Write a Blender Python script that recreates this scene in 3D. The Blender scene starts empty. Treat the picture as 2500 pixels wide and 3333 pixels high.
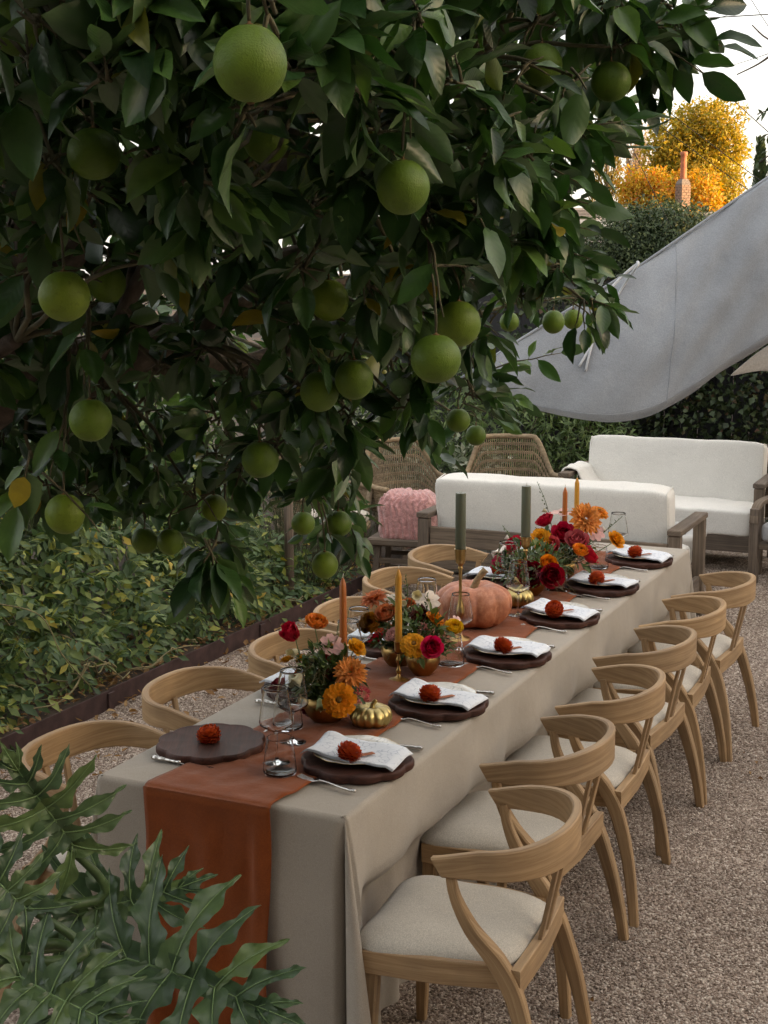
import bpy, math, random
import numpy as np
from mathutils import Vector, Matrix, Euler
from mathutils.bvhtree import BVHTree

# ------------------------------------------------------------------ camera, sky, sun, exposure
scene = bpy.context.scene
COL = scene.collection
R = math.radians
random.seed(11)

CAM_POS = Vector((1.898, -3.042, 2.124))
CAM_YAW, CAM_PITCH, CAM_ROLL = R(-24.816), R(9.647), R(-0.262)
cam_data = bpy.data.cameras.new('camera')
cam_data.sensor_fit = 'VERTICAL'
cam_data.sensor_height = 36.0
cam_data.sensor_width = 27.0
cam_data.lens = 49.9
cam_data.clip_start = 0.05
cam_data.clip_end = 2000
cam_data.dof.use_dof = False
cam = bpy.data.objects.new('camera', cam_data)
COL.objects.link(cam)
FW = Vector((math.sin(CAM_YAW)*math.cos(CAM_PITCH), math.cos(CAM_YAW)*math.cos(CAM_PITCH), -math.sin(CAM_PITCH)))
RT = Vector((math.cos(CAM_YAW), -math.sin(CAM_YAW), 0))
UP = RT.cross(FW)
RT2 = RT*math.cos(CAM_ROLL) + UP*math.sin(CAM_ROLL)
UP2 = -RT*math.sin(CAM_ROLL) + UP*math.cos(CAM_ROLL)
cam.matrix_world = Matrix(((RT2.x, UP2.x, -FW.x, CAM_POS.x), (RT2.y, UP2.y, -FW.y, CAM_POS.y),
                           (RT2.z, UP2.z, -FW.z, CAM_POS.z), (0, 0, 0, 1)))
scene.camera = cam

SUN_EL = R(7.5)
to_sun = (RT*math.cos(R(12)) - Vector((FW.x, FW.y, 0)).normalized()*math.sin(R(12))).normalized()
SUN_AZ = math.atan2(to_sun.x, to_sun.y)          # clockwise from +Y
sun_dir = Vector((to_sun.x*math.cos(SUN_EL), to_sun.y*math.cos(SUN_EL), math.sin(SUN_EL)))
world = bpy.data.worlds.new('World')
scene.world = world
world.use_nodes = True
wn, wl = world.node_tree.nodes, world.node_tree.links
wn.clear()
sky = wn.new('ShaderNodeTexSky')
sky.sky_type = 'NISHITA'
sky.sun_disc = False
sky.sun_elevation = SUN_EL
sky.sun_rotation = SUN_AZ
sky.air_density = 0.7
sky.dust_density = 4.0
sky.ozone_density = 0.3
haze_mix = wn.new('ShaderNodeMix'); haze_mix.data_type = 'RGBA'
haze_mix.inputs[0].default_value = 0.35
haze_mix.inputs[7].default_value = (8.9, 8.3, 7.5, 1)     # thin even veil of high white cloud
wl.new(sky.outputs[0], haze_mix.inputs[6])
bg = wn.new('ShaderNodeBackground'); bg.inputs[1].default_value = 0.12
wo = wn.new('ShaderNodeOutputWorld')
wl.new(haze_mix.outputs[2], bg.inputs[0]); wl.new(bg.outputs[0], wo.inputs[0])

sun_data = bpy.data.lights.new('sun', 'SUN')
sun_data.energy = 5.0
sun_data.angle = R(0.6)
sun_data.color = (1.0, 0.66, 0.34)
sun = bpy.data.objects.new('sun', sun_data)
COL.objects.link(sun)
sun.rotation_euler = sun_dir.to_track_quat('Z', 'Y').to_euler()
sun.location = (8, 4, 12)

vs = scene.view_settings
vs.view_transform = 'Standard'
vs.look = 'None'
vs.exposure = 1.7
vs.gamma = 1.0
vs.use_curve_mapping = False
cy = scene.cycles
cy.max_bounces = 10
cy.diffuse_bounces = 2
cy.glossy_bounces = 3
cy.transmission_bounces = 10
cy.transparent_max_bounces = 8
cy.caustics_reflective = False
cy.caustics_refractive = False
cy.sample_clamp_indirect = 4.0
cy.use_denoising = True
try:
    cy.use_adaptive_sampling = True
    cy.adaptive_threshold = 0.03
except Exception:
    pass

# ------------------------------------------------------------------ helpers
def tag(o, label=None, cat=None, group=None, kind=None):
    if label: o['label'] = label
    if cat: o['category'] = cat
    if group: o['group'] = group
    if kind: o['kind'] = kind
    return o

def empty(name, loc=(0, 0, 0), rz=0.0, label=None, cat=None, group=None):
    o = bpy.data.objects.new(name, None)
    COL.objects.link(o)
    o.location = loc
    o.rotation_euler = (0, 0, rz)
    o.empty_display_size = 0.05
    return tag(o, label, cat, group)

def place(name, mesh, parent=None, loc=(0, 0, 0), rot=(0, 0, 0), scale=(1, 1, 1)):
    o = bpy.data.objects.new(name, mesh)
    COL.objects.link(o)
    if parent is not None: o.parent = parent
    o.location = loc; o.rotation_euler = rot; o.scale = scale
    return o

def copy_tree(o, parent=None):
    c = o.copy()
    COL.objects.link(c)
    if parent is not None: c.parent = parent
    for ch in list(o.children):
        copy_tree(ch, c)
    return c

class MB:
    """collects vertices, faces and uvs of one mesh"""
    def __init__(s): s.v, s.f, s.uv = [], [], []
    def add(s, vs, fs, uvs=None):
        n = len(s.v)
        s.v.extend([tuple(p) for p in vs])
        for k, f in enumerate(fs):
            s.f.append(tuple(i+n for i in f))
            s.uv.append([uvs[i] for i in f] if uvs else [(0.0, 0.0)]*len(f))
        return s
    def box(s, c, d, rz=0.0, bev=0.0, rot=None):
        hx, hy, hz = d[0]/2, d[1]/2, d[2]/2
        M = rot if rot else Matrix.Rotation(rz, 3, 'Z')
        b = min(bev, hx*.9, hy*.9, hz*.9)
        vs, fs = [], []
        if b <= 0:
            for z in (-hz, hz):
                for x, y in ((-hx, -hy), (hx, -hy), (hx, hy), (-hx, hy)): vs.append((x, y, z))
            fs = [(0, 3, 2, 1), (4, 5, 6, 7), (0, 1, 5, 4), (1, 2, 6, 5), (2, 3, 7, 6), (3, 0, 4, 7)]
        else:
            rings = [(-hz, b), (-hz+b, 0), (hz-b, 0), (hz, b)]
            for z, i in rings:
                X, Y = hx-i, hy-i
                for x, y in ((-X+b, -Y), (X-b, -Y), (X, -Y+b), (X, Y-b), (X-b, Y), (-X+b, Y), (-X, Y-b), (-X, -Y+b)):
                    vs.append((x, y, z))
            for r in range(3):
                for k in range(8):
                    a, c2 = r*8+k, r*8+(k+1) % 8
                    fs.append((a, c2, c2+8, a+8))
            fs.append(tuple(range(7, -1, -1))); fs.append(tuple(range(24, 32)))
        C = Vector(c)
        L = max(range(3), key=lambda i: d[i])
        oth = [i for i in range(3) if i != L]
        uv = [(p[L], p[oth[0]]+p[oth[1]]*1.3) for p in vs]
        s.add([C + M @ Vector(p) for p in vs], fs, uv)
        return s
    def lathe(s, prof, seg=24, c=(0, 0, 0), fn=None, M=None):
        C = Vector(c)
        vs, uv = [], []
        n = len(prof)
        for i, (r, z) in enumerate(prof):
            for k in range(seg):
                a = 2*math.pi*k/seg
                rr = r*(fn(a, i) if fn else 1)
                p = Vector((rr*math.cos(a), rr*math.sin(a), z))
                vs.append(C + (M @ p if M else p))
                uv.append((k/seg, i/max(1, n-1)))
        fs = []
        for i in range(n-1):
            for k in range(seg):
                a, b = i*seg+k, i*seg+(k+1) % seg
                fs.append((a, b, b+seg, a+seg))
        if prof[0][0] > 1e-5: fs.append(tuple(range(seg-1, -1, -1)))
        if prof[-1][0] > 1e-5: fs.append(tuple((n-1)*seg+k for k in range(seg)))
        s.add(vs, fs, uv)
        return s
    def tube(s, pts, rad, seg=6, cap=True):
        P = [Vector(p) for p in pts]
        n = len(P)
        rr = rad if isinstance(rad, (list, tuple)) else [rad]*n
        vs, uv, fs = [], [], []
        t0 = (P[1]-P[0]).normalized()
        nrm = t0.orthogonal().normalized()
        L = 0.0
        for i in range(n):
            t = (P[min(i+1, n-1)]-P[max(i-1, 0)]).normalized()
            nrm = (nrm - t*nrm.dot(t))
            nrm = nrm.normalized() if nrm.length > 1e-6 else t.orthogonal().normalized()
            b = t.cross(nrm)
            if i: L += (P[i]-P[i-1]).length
            for k in range(seg):
                a = 2*math.pi*k/seg
                vs.append(P[i] + (nrm*math.cos(a)+b*math.sin(a))*rr[i])
                uv.append((L, k/seg*rr[i]*6))
        for i in range(n-1):
            for k in range(seg):
                a, c = i*seg+k, i*seg+(k+1) % seg
                fs.append((a, c, c+seg, a+seg))
        if cap:
            fs.append(tuple(range(seg-1, -1, -1))); fs.append(tuple((n-1)*seg+k for k in range(seg)))
        s.add(vs, fs, uv)
        return s
    def band(s, pts, wid, hei, side_fn, rnd=0.3):
        """sweep of a rounded rectangle: wid along side_fn(i) direction, hei along the other"""
        P = [Vector(p) for p in pts]
        n = len(P)
        vs, uv, fs = [], [], []
        L = 0.0
        for i in range(n):
            t = (P[min(i+1, n-1)]-P[max(i-1, 0)]).normalized()
            sd = Vector(side_fn(i)); sd = (sd - t*sd.dot(t)).normalized()
            up = t.cross(sd)
            w = (wid[i] if isinstance(wid, (list, tuple)) else wid)/2
            h = (hei[i] if isinstance(hei, (list, tuple)) else hei)/2
            b = min(w, h)*rnd
            if i: L += (P[i]-P[i-1]).length
            per = 0.0; last = None
            for x, y in ((-w+b, -h), (w-b, -h), (w, -h+b), (w, h-b), (w-b, h), (-w+b, h), (-w, h-b), (-w, -h+b)):
                if last: per += math.hypot(x-last[0], y-last[1])
                last = (x, y)
                vs.append(P[i]+sd*x+up*y)
                uv.append((L, per))
        for i in range(n-1):
            for k in range(8):
                a, c = i*8+k, i*8+(k+1) % 8
                fs.append((a, c, c+8, a+8))
        fs.append(tuple(range(7, -1, -1))); fs.append(tuple((n-1)*8+k for k in range(8)))
        s.add(vs, fs, uv)
        return s
    def grid(s, nx, ny, fn, uvs=None):
        vs, uv, fs = [], [], []
        for j in range(ny+1):
            for i in range(nx+1):
                vs.append(fn(i/nx, j/ny))
                uv.append(uvs(i/nx, j/ny) if uvs else (i/nx, j/ny))
        for j in range(ny):
            for i in range(nx):
                a = j*(nx+1)+i
                fs.append((a, a+1, a+nx+2, a+nx+1))
        s.add(vs, fs, uv)
        return s
    def mesh(s, name, mat, smooth=True, angle=None):
        me = bpy.data.meshes.new(name)
        me.from_pydata([tuple(p) for p in s.v], [], s.f)
        uvl = me.uv_layers.new(name='uv')
        flat = [c for f in s.uv for p in f for c in p]
        uvl.data.foreach_set('uv', flat)
        if mat: me.materials.append(mat)
        me.polygons.foreach_set('use_smooth', [smooth]*len(me.polygons))
        if smooth and angle:
            try: me.set_sharp_from_angle(angle=R(angle))
            except Exception: pass
        me.update()
        return me
    def build(s, name, mat, parent=None, smooth=True, angle=None, loc=(0, 0, 0), rot=(0, 0, 0)):
        return place(name, s.mesh(name, mat, smooth, angle), parent, loc, rot)

def catmull(pts, n):
    P = [Vector(p) for p in pts]
    out = []
    m = len(P)
    for i in range(m-1):
        p0, p1, p2, p3 = P[max(i-1, 0)], P[i], P[i+1], P[min(i+2, m-1)]
        for k in range(n):
            t = k/n
            out.append(0.5*((2*p1)+(p2-p0)*t+(2*p0-5*p1+4*p2-p3)*t*t+(3*p1-p0-3*p2+p3)*t**3))
    out.append(P[-1])
    return out

def interp(xs, n):
    """piecewise linear list xs resampled like catmull(pts, n)"""
    out = []
    for i in range(len(xs)-1):
        for k in range(n): out.append(xs[i]+(xs[i+1]-xs[i])*k/n)
    return out+[xs[-1]]

def sn(x, y=0.0, z=0.0):
    """cheap smooth pseudo noise -1..1"""
    return (math.sin(x*1.7+y*2.3+z*.7+1.3)+math.sin(x*3.1-y*1.9+z*2.2+.4)*.6+math.sin(-x*5.3+y*4.7+z*3.9)*.35)/1.95

def frame_of(d, roll=0.0):
    """3x3 matrix whose Z axis is d"""
    q = Vector(d).normalized().to_track_quat('Z', 'Y').to_matrix()
    return q @ Matrix.Rotation(roll, 3, 'Z')

# --- which of a plant's many pieces show largest from the photograph's standpoint
def top_pieces(pieces, n=300, nx=200, ny=266):
    """pieces: list of (verts, faces). returns the set of indices that show largest"""
    if len(pieces) <= n: return set(range(len(pieces)))
    vs, fs, own = [], [], []
    for i, (v, f) in enumerate(pieces):
        b = len(vs); vs.extend([tuple(p) for p in v])
        for q in f:
            fs.append(tuple(k+b for k in q)); own.append(i)
    tree = BVHTree.FromPolygons(vs, fs)
    cnt = {}
    for j in range(ny):
        for i in range(nx):
            x = (i+.5)/nx-.5; y = .5-(j+.5)/ny
            d = FW + RT2*(x*27.0/49.9) + UP2*(y*36.0/49.9)
            h = tree.ray_cast(CAM_POS, d, 120)
            if h[2] is not None: cnt[own[h[2]]] = cnt.get(own[h[2]], 0)+1
    order = sorted(cnt, key=lambda k: -cnt[k])[:n]
    return set(order)

def split_plant(root, pieces, mat, piece_name, rest_name, smooth=True, n=300):
    """the pieces that show largest become objects of their own, the rest one part"""
    top = top_pieces(pieces, n)
    rest = MB()
    for i, (v, f) in enumerate(pieces):
        if i in top:
            c = Vector((0, 0, 0))
            for p in v: c += Vector(p)
            c /= len(v)
            m = MB(); m.add([Vector(p)-c for p in v], f)
            m.build(piece_name, mat, root, smooth, loc=c)
        else:
            rest.add(v, f)
    if rest.v:
        o = rest.build(rest_name, mat, root, smooth)
        o['kind'] = 'stuff'

# ------------------------------------------------------------------ materials
def new_mat(name):
    m = bpy.data.materials.new(name)
    m.use_nodes = True
    nt = m.node_tree
    b = nt.nodes['Principled BSDF']
    return m, nt, b

def nd(nt, t, **kw):
    n = nt.nodes.new(t)
    for k, v in kw.items(): setattr(n, k, v)
    return n

def ramp(nt, fac, stops):
    r = nd(nt, 'ShaderNodeValToRGB')
    el = r.color_ramp.elements
    while len(el) < len(stops): el.new(0.5)
    for e, (p, c) in zip(el, stops):
        e.position = p; e.color = (c[0], c[1], c[2], 1)
    nt.links.new(fac, r.inputs[0])
    return r

def noise(nt, scale, detail=4, vec=None, rough=.55):
    n = nd(nt, 'ShaderNodeTexNoise')
    n.inputs['Scale'].default_value = scale
    n.inputs['Detail'].default_value = detail
    n.inputs['Roughness'].default_value = rough
    if vec is not None: nt.links.new(vec, n.inputs['Vector'])
    return n

def coords(nt, kind='Object', scale=None):
    tc = nd(nt, 'ShaderNodeTexCoord')
    out = tc.outputs[kind]
    if scale:
        mp = nd(nt, 'ShaderNodeMapping')
        mp.inputs['Scale'].default_value = scale
        nt.links.new(out, mp.inputs['Vector'])
        out = mp.outputs[0]
    return out

def bump(nt, h, b, dist=.002, strength=.6):
    n = nd(nt, 'ShaderNodeBump')
    n.inputs['Distance'].default_value = dist
    n.inputs['Strength'].default_value = strength
    nt.links.new(h, n.inputs['Height'])
    nt.links.new(n.outputs[0], b.inputs['Normal'])
    return n

def plain(name, col, rough=.6, var=.15, scale=20, metal=0.0, bumpd=0.0, bscale=60, kind='Object', spec=.4):
    m, nt, b = new_mat(name)
    v = coords(nt, kind)
    n = noise(nt, scale, 5, v)
    lo = [max(0, c*(1-var)) for c in col]; hi = [min(1, c*(1+var)) for c in col]
    r = ramp(nt, n.outputs[0], [(.3, lo), (.7, hi)])
    nt.links.new(r.outputs[0], b.inputs['Base Color'])
    b.inputs['Roughness'].default_value = rough
    b.inputs['Metallic'].default_value = metal
    b.inputs['Specular IOR Level'].default_value = spec
    if bumpd:
        n2 = noise(nt, bscale, 4, v)
        bump(nt, n2.outputs[0], b, bumpd)
    return m

def piece_random(nt):
    """a random value for each leaf, whether a mesh island or an object of its own"""
    g = nd(nt, 'ShaderNodeNewGeometry'); oi = nd(nt, 'ShaderNodeObjectInfo')
    a = nd(nt, 'ShaderNodeMath', operation='ADD'); fr = nd(nt, 'ShaderNodeMath', operation='FRACT')
    nt.links.new(g.outputs['Random Per Island'], a.inputs[0]); nt.links.new(oi.outputs['Random'], a.inputs[1])
    nt.links.new(a.outputs[0], fr.inputs[0])
    return fr.outputs[0]

def leaf_mat(name, stops, rough=.45, trans=.22, spec=.4, vein=True, nscale=30):
    m, nt, b = new_mat(name)
    rnd = piece_random(nt)
    r = ramp(nt, rnd, stops)
    n = noise(nt, nscale, 3, coords(nt))
    mx = nd(nt, 'ShaderNodeMix', data_type='RGBA', blend_type='MULTIPLY')
    mx.inputs[0].default_value = .5
    r2 = ramp(nt, n.outputs[0], [(.3, (.62, .62, .62)), (.7, (1.2, 1.2, 1.15))])
    nt.links.new(r.outputs[0], mx.inputs[6]); nt.links.new(r2.outputs[0], mx.inputs[7])
    nt.links.new(mx.outputs[2], b.inputs['Base Color'])
    b.inputs['Roughness'].default_value = rough
    b.inputs['Specular IOR Level'].default_value = spec
    tr = nd(nt, 'ShaderNodeBsdfTranslucent')
    hs = nd(nt, 'ShaderNodeHueSaturation')
    hs.inputs['Saturation'].default_value = 1.15; hs.inputs['Value'].default_value = 1.5
    nt.links.new(mx.outputs[2], hs.inputs['Color']); nt.links.new(hs.outputs[0], tr.inputs[0])
    ms = nd(nt, 'ShaderNodeMixShader'); ms.inputs[0].default_value = trans
    nt.links.new(b.outputs[0], ms.inputs[1]); nt.links.new(tr.outputs[0], ms.inputs[2])
    nt.links.new(ms.outputs[0], nt.nodes['Material Output'].inputs[0])
    return m

def wood_mat(name, c1, c2, rough=.6, scale=(3, 60, 60), kind='UV', dark=None, bumpd=.0006):
    m, nt, b = new_mat(name)
    oi = nd(nt, 'ShaderNodeObjectInfo')
    tc = nd(nt, 'ShaderNodeTexCoord')
    mp = nd(nt, 'ShaderNodeMapping'); mp.inputs['Scale'].default_value = scale
    ad = nd(nt, 'ShaderNodeVectorMath', operation='ADD')
    cx = nd(nt, 'ShaderNodeCombineXYZ')
    ml = nd(nt, 'ShaderNodeMath', operation='MULTIPLY'); ml.inputs[1].default_value = 37.0
    nt.links.new(oi.outputs['Random'], ml.inputs[0]); nt.links.new(ml.outputs[0], cx.inputs[2]); nt.links.new(ml.outputs[0], cx.inputs[0])
    nt.links.new(tc.outputs[kind], mp.inputs[0]); nt.links.new(mp.outputs[0], ad.inputs[0]); nt.links.new(cx.outputs[0], ad.inputs[1])
    n1 = noise(nt, 1.0, 6, ad.outputs[0], .65)
    n1.inputs['Distortion'].default_value = .6
    st = [(.28, c1), (.52, [(a+c)/2 for a, c in zip(c1, c2)]), (.72, c2)]
    r = ramp(nt, n1.outputs[0], st)
    n2 = noise(nt, 5.0, 3, tc.outputs['Object'])
    r2 = ramp(nt, n2.outputs[0], [(.3, (.72, .72, .74)), (.7, (1.12, 1.08, 1.02))])
    mx = nd(nt, 'ShaderNodeMix', data_type='RGBA', blend_type='MULTIPLY'); mx.inputs[0].default_value = .8
    nt.links.new(r.outputs[0], mx.inputs[6]); nt.links.new(r2.outputs[0], mx.inputs[7])
    # each piece of furniture weathered a little differently
    r3 = ramp(nt, oi.outputs['Random'], [(0, (.9, .9, .92)), (1, (1.1, 1.06, 1.0))])
    mx2 = nd(nt, 'ShaderNodeMix', data_type='RGBA', blend_type='MULTIPLY'); mx2.inputs[0].default_value = 1
    nt.links.new(mx.outputs[2], mx2.inputs[6]); nt.links.new(r3.outputs[0], mx2.inputs[7])
    nt.links.new(mx2.outputs[2], b.inputs['Base Color'])
    b.inputs['Roughness'].default_value = rough
    b.inputs['Specular IOR Level'].default_value = .35
    if bumpd: bump(nt, n1.outputs[0], b, bumpd, .8)
    return m

def fabric_mat(name, col, rough=.9, weave=900, var=.12, big=6, sheen=.25, bumpd=.0006, fleck=0.0):
    m, nt, b = new_mat(name)
    v = coords(nt)
    n = noise(nt, big, 4, v)
    n2 = noise(nt, weave*.35, 2, v)
    lo = [c*(1-var) for c in col]; hi = [min(1, c*(1+var)) for c in col]
    r = ramp(nt, n.outputs[0], [(.3, lo), (.7, hi)])
    f = max(.12, fleck)
    r2 = ramp(nt, n2.outputs[0], [(.35, (1-f, 1-f, 1-f)), (.65, (1+f*.6, 1+f*.6, 1+f*.6))])
    mx = nd(nt, 'ShaderNodeMix', data_type='RGBA', blend_type='MULTIPLY'); mx.inputs[0].default_value = 1
    nt.links.new(r.outputs[0], mx.inputs[6]); nt.links.new(r2.outputs[0], mx.inputs[7])
    nt.links.new(mx.outputs[2], b.inputs['Base Color'])
    b.inputs['Roughness'].default_value = rough
    b.inputs['Specular IOR Level'].default_value = .15
    b.inputs['Sheen Weight'].default_value = sheen
    b.inputs['Sheen Roughness'].default_value = .5
    n3 = noise(nt, 25, 3, v)
    sm = nd(nt, 'ShaderNodeMath', operation='MULTIPLY_ADD'); sm.inputs[1].default_value = 5.0
    nt.links.new(n3.outputs[0], sm.inputs[0]); nt.links.new(n2.outputs[0], sm.inputs[2])
    bump(nt, sm.outputs[0], b, bumpd, .7)
    return m

# ------------------------------------------------------------------ shared materials
def gravel_material(name, instanced):
    m, nt, b = new_mat(name)
    if instanced:
        oi = nd(nt, 'ShaderNodeObjectInfo'); fac = oi.outputs['Random']
    else:
        vo = nd(nt, 'ShaderNodeTexVoronoi'); vo.inputs['Scale'].default_value = 95
        nt.links.new(coords(nt), vo.inputs['Vector'])
        sp = nd(nt, 'ShaderNodeSeparateColor'); nt.links.new(vo.outputs['Color'], sp.inputs[0]); fac = sp.outputs[0]
    r = ramp(nt, fac, [(0, (.15, .115, .09)), (.25, (.24, .185, .15)), (.5, (.33, .265, .22)), (.75, (.42, .35, .295)), (.93, (.55, .48, .41)), (1, (.68, .61, .54))])
    loc = oi.outputs['Location'] if instanced else coords(nt)
    big = noise(nt, 1.6, 4, loc)
    rb = ramp(nt, big.outputs[0], [(.3, (.78, .76, .74)), (.7, (1.18, 1.16, 1.14))])
    mxg = nd(nt, 'ShaderNodeMix', data_type='RGBA', blend_type='MULTIPLY'); mxg.inputs[0].default_value = 1
    nt.links.new(r.outputs[0], mxg.inputs[6]); nt.links.new(rb.outputs[0], mxg.inputs[7])
    nt.links.new(mxg.outputs[2], b.inputs['Base Color'])
    b.inputs['Roughness'].default_value = .85
    b.inputs['Specular IOR Level'].default_value = .25
    if not instanced:
        inv = nd(nt, 'ShaderNodeMath', operation='SUBTRACT'); inv.inputs[0].default_value = 1
        nt.links.new(vo.outputs['Distance'], inv.inputs[1])
        bump(nt, inv.outputs[0], b, .008, 1.0)
    return m
M_PEBBLE = gravel_material('pebble', True)
M_GROUND = gravel_material('gravel_bed', False)
M_SOIL = plain('soil', (.06, .042, .03), .95, .4, 25, bumpd=.01, bscale=60)
M_STEEL = plain('rusted_steel', (.055, .03, .028), .75, .4, 12, metal=.0, bumpd=.001, bscale=120)
M_TEAK = wood_mat('pale_teak', (.25, .155, .078), (.51, .36, .205), .58, (3, 75, 75))
M_GREYWOOD = wood_mat('weathered_grey_wood', (.085, .066, .05), (.24, .195, .155), .8)
M_DARKWOOD = wood_mat('dark_walnut', (.026, .009, .006), (.085, .030, .019), .62, (6, 80, 80), 'Object')
M_SEATFAB = fabric_mat('seat_linen', (.56, .515, .445), .95, 900, .06, 4, .2, .0005, .2)
M_WHITEFAB = fabric_mat('white_canvas', (.80, .78, .73), .9, 700, .04, 5, .15, .0006)
M_CLOTH = fabric_mat('taupe_cloth', (.385, .34, .285), .75, 1200, .05, 5, .1, .0004)
M_RUNNER = fabric_mat('rust_linen', (.215, .053, .0105), .85, 900, .14, 9, .15, .0008)
M_SAIL = fabric_mat('grey_sailcloth', (.285, .305, .335), .9, 420, .22, 2.2, .05, .0008, .06)
M_PINKKNIT = fabric_mat('pink_knit', (.60, .315, .30), 1.0, 300, .2, 30, .5, .006)
M_ROPE = fabric_mat('grey_cord', (.50, .52, .55), .9, 600)
M_BARK = plain('bark', (.105, .08, .062), .9, .5, 30, bumpd=.006, bscale=70)
M_TWIG = plain('twig', (.085, .075, .042), .85, .5, 25, bumpd=.002, bscale=120)

# ------------------------------------------------------------------ ground
def sheet(name, x0, y0, x1, y1, z, mat, nx=1, ny=1, fn=None):
    m = MB()
    m.grid(nx, ny, lambda u, v: (x0+(x1-x0)*u, y0+(y1-y0)*v, z+(fn(u, v) if fn else 0)))
    return m.build(name, mat)
g = sheet('ground', -700, -300, 700, 900, -.03, M_SOIL); tag(g, kind='structure')
g = sheet('gravel_yard', -2.16, -8, 9, 9.2, 0, M_GROUND); tag(g, kind='structure')
g = sheet('planting_bed', -7, -8, -2.17, 9.2, .045, M_SOIL, 40, 70, lambda u, v: .02*sn(u*40, v*60)); tag(g, kind='structure')

def pebble_nodes(mat, density, rmin, rmax, seed):
    ng = bpy.data.node_groups.new('pebble_scatter', 'GeometryNodeTree')
    ng.interface.new_socket('Geometry', in_out='INPUT', socket_type='NodeSocketGeometry')
    ng.interface.new_socket('Geometry', in_out='OUTPUT', socket_type='NodeSocketGeometry')
    N, L = ng.nodes, ng.links
    gi, go = N.new('NodeGroupInput'), N.new('NodeGroupOutput')
    dp = N.new('GeometryNodeDistributePointsOnFaces'); dp.inputs['Density'].default_value = density; dp.inputs['Seed'].default_value = seed
    ic = N.new('GeometryNodeMeshIcoSphere'); ic.inputs['Radius'].default_value = 1.0; ic.inputs['Subdivisions'].default_value = 1
    sm = N.new('GeometryNodeSetMaterial'); sm.inputs['Material'].default_value = mat
    ip = N.new('GeometryNodeInstanceOnPoints')
    rr = N.new('FunctionNodeRandomValue'); rr.data_type = 'FLOAT_VECTOR'
    rr.inputs[0].default_value = (-.5, -.5, 0); rr.inputs[1].default_value = (.5, .5, 6.283); rr.inputs['Seed'].default_value = seed+1
    rs = N.new('FunctionNodeRandomValue'); rs.data_type = 'FLOAT_VECTOR'
    rs.inputs[0].default_value = (rmin, rmin*.7, rmin*.5); rs.inputs[1].default_value = (rmax, rmax*.75, rmax*.6); rs.inputs['Seed'].default_value = seed+2
    L.new(gi.outputs[0], dp.inputs[0]); L.new(dp.outputs['Points'], ip.inputs['Points'])
    L.new(ic.outputs[0], sm.inputs[0]); L.new(sm.outputs[0], ip.inputs['Instance'])
    L.new(rr.outputs[0], ip.inputs['Rotation']); L.new(rs.outputs[0], ip.inputs['Scale'])
    L.new(ip.outputs[0], go.inputs[0])
    return ng
def pebbles(name, polys, density, rmin, rmax, seed):
    m = MB()
    for p in polys: m.add([(x, y, .001) for x, y in p], [tuple(range(len(p)))])
    o = m.build(name, M_PEBBLE)
    md = o.modifiers.new('scatter', 'NODES'); md.node_group = pebble_nodes(M_PEBBLE, density, rmin, rmax, seed)
    tag(o, kind='stuff')
    return o
o = pebbles('gravel', [[(.15, .2), (1.5, .6), (1.25, 3.0), (.2, 3.0)], [(-2.15, .4), (-.3, .4), (-.3, 3.2), (-2.15, 3.2)]], 15000, .0036, .0076, 3)
tag(o, 'loose tan and cream gravel covering the dining yard', 'gravel')
o = pebbles('gravel', [[(.2, 3.0), (1.25, 3.0), (1.0, 7.4), (-1.6, 7.4), (-1.6, 4.6), (.2, 4.6)], [(-2.15, 3.2), (-.3, 3.2), (-.6, 6.6), (-2.15, 6.6)]], 8500, .0045, .009, 9)
tag(o, 'loose gravel farther back around the sofas', 'gravel')

# ------------------------------------------------------------------ steel edging of the bed
e = empty('steel_edging', (-2.16, 2.5, 0), 0, 'rusty dark steel edging strip between gravel and the vine bed', 'edging')
for k in range(5):
    m = MB(); m.box((0, 0, 0), (.007, 1.496, .13), 0, .0015)
    p = m.build('edging_strip', M_STEEL, e, False, loc=(.004*sn(k*3.1), -2.25+1.5*k, .035+.006*sn(k*2)))
    p.rotation_euler.z = R(.5*sn(k*5.0))
    m = MB(); m.box((0, 0, 0), (.014, .05, .115), 0, .002)
    m.build('edging_stake', M_STEEL, e, False, loc=(.012, -2.25+1.5*k+.75, .03))

# ------------------------------------------------------------------ leafy things: generic builders
def blade(L, W, fold=.25, curl=.25, n=3, tip=1.0):
    """leaf lying along +Y, blade normal +Z: list of verts, faces"""
    vs, fs = [], []
    for i in range(n+1):
        t = i/n
        w = W/2*(math.sin(math.pi*min(1, t**.8*1.0))**.75 if 0 < t < 1 else (.06 if t == 0 else .0))
        z = -curl*L*t*t
        y = L*t*(1-.15*curl*t)
        vs += [(-w, y, z+abs(w)*fold*2), (0, y, z), (w, y, z+abs(w)*fold*2)]
    for i in range(n):
        a = i*3
        if i == n-1:
            fs += [(a, a+1, a+4), (a+1, a+2, a+4)]
        else:
            fs += [(a, a+1, a+4, a+3), (a+1, a+2, a+5, a+4)]
    return vs, fs

def put(vs, M, p):
    return [M @ Vector(v) + p for v in vs]

def leaf_matrix(direction, normal_hint, roll=0.0):
    y = Vector(direction).normalized()
    z = Vector(normal_hint) - y*Vector(normal_hint).dot(y)
    z = z.normalized() if z.length > 1e-4 else y.orthogonal().normalized()
    x = y.cross(z)
    M = Matrix((x, y, z)).transposed()
    return M @ Matrix.Rotation(roll, 3, 'Y')

def rand_dir(up=.0):
    while True:
        v = Vector((random.uniform(-1, 1), random.uniform(-1, 1), random.uniform(-1, 1)))
        if .1 < v.length < 1:
            v.normalize(); v.z += up
            return v.normalized()

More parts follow.
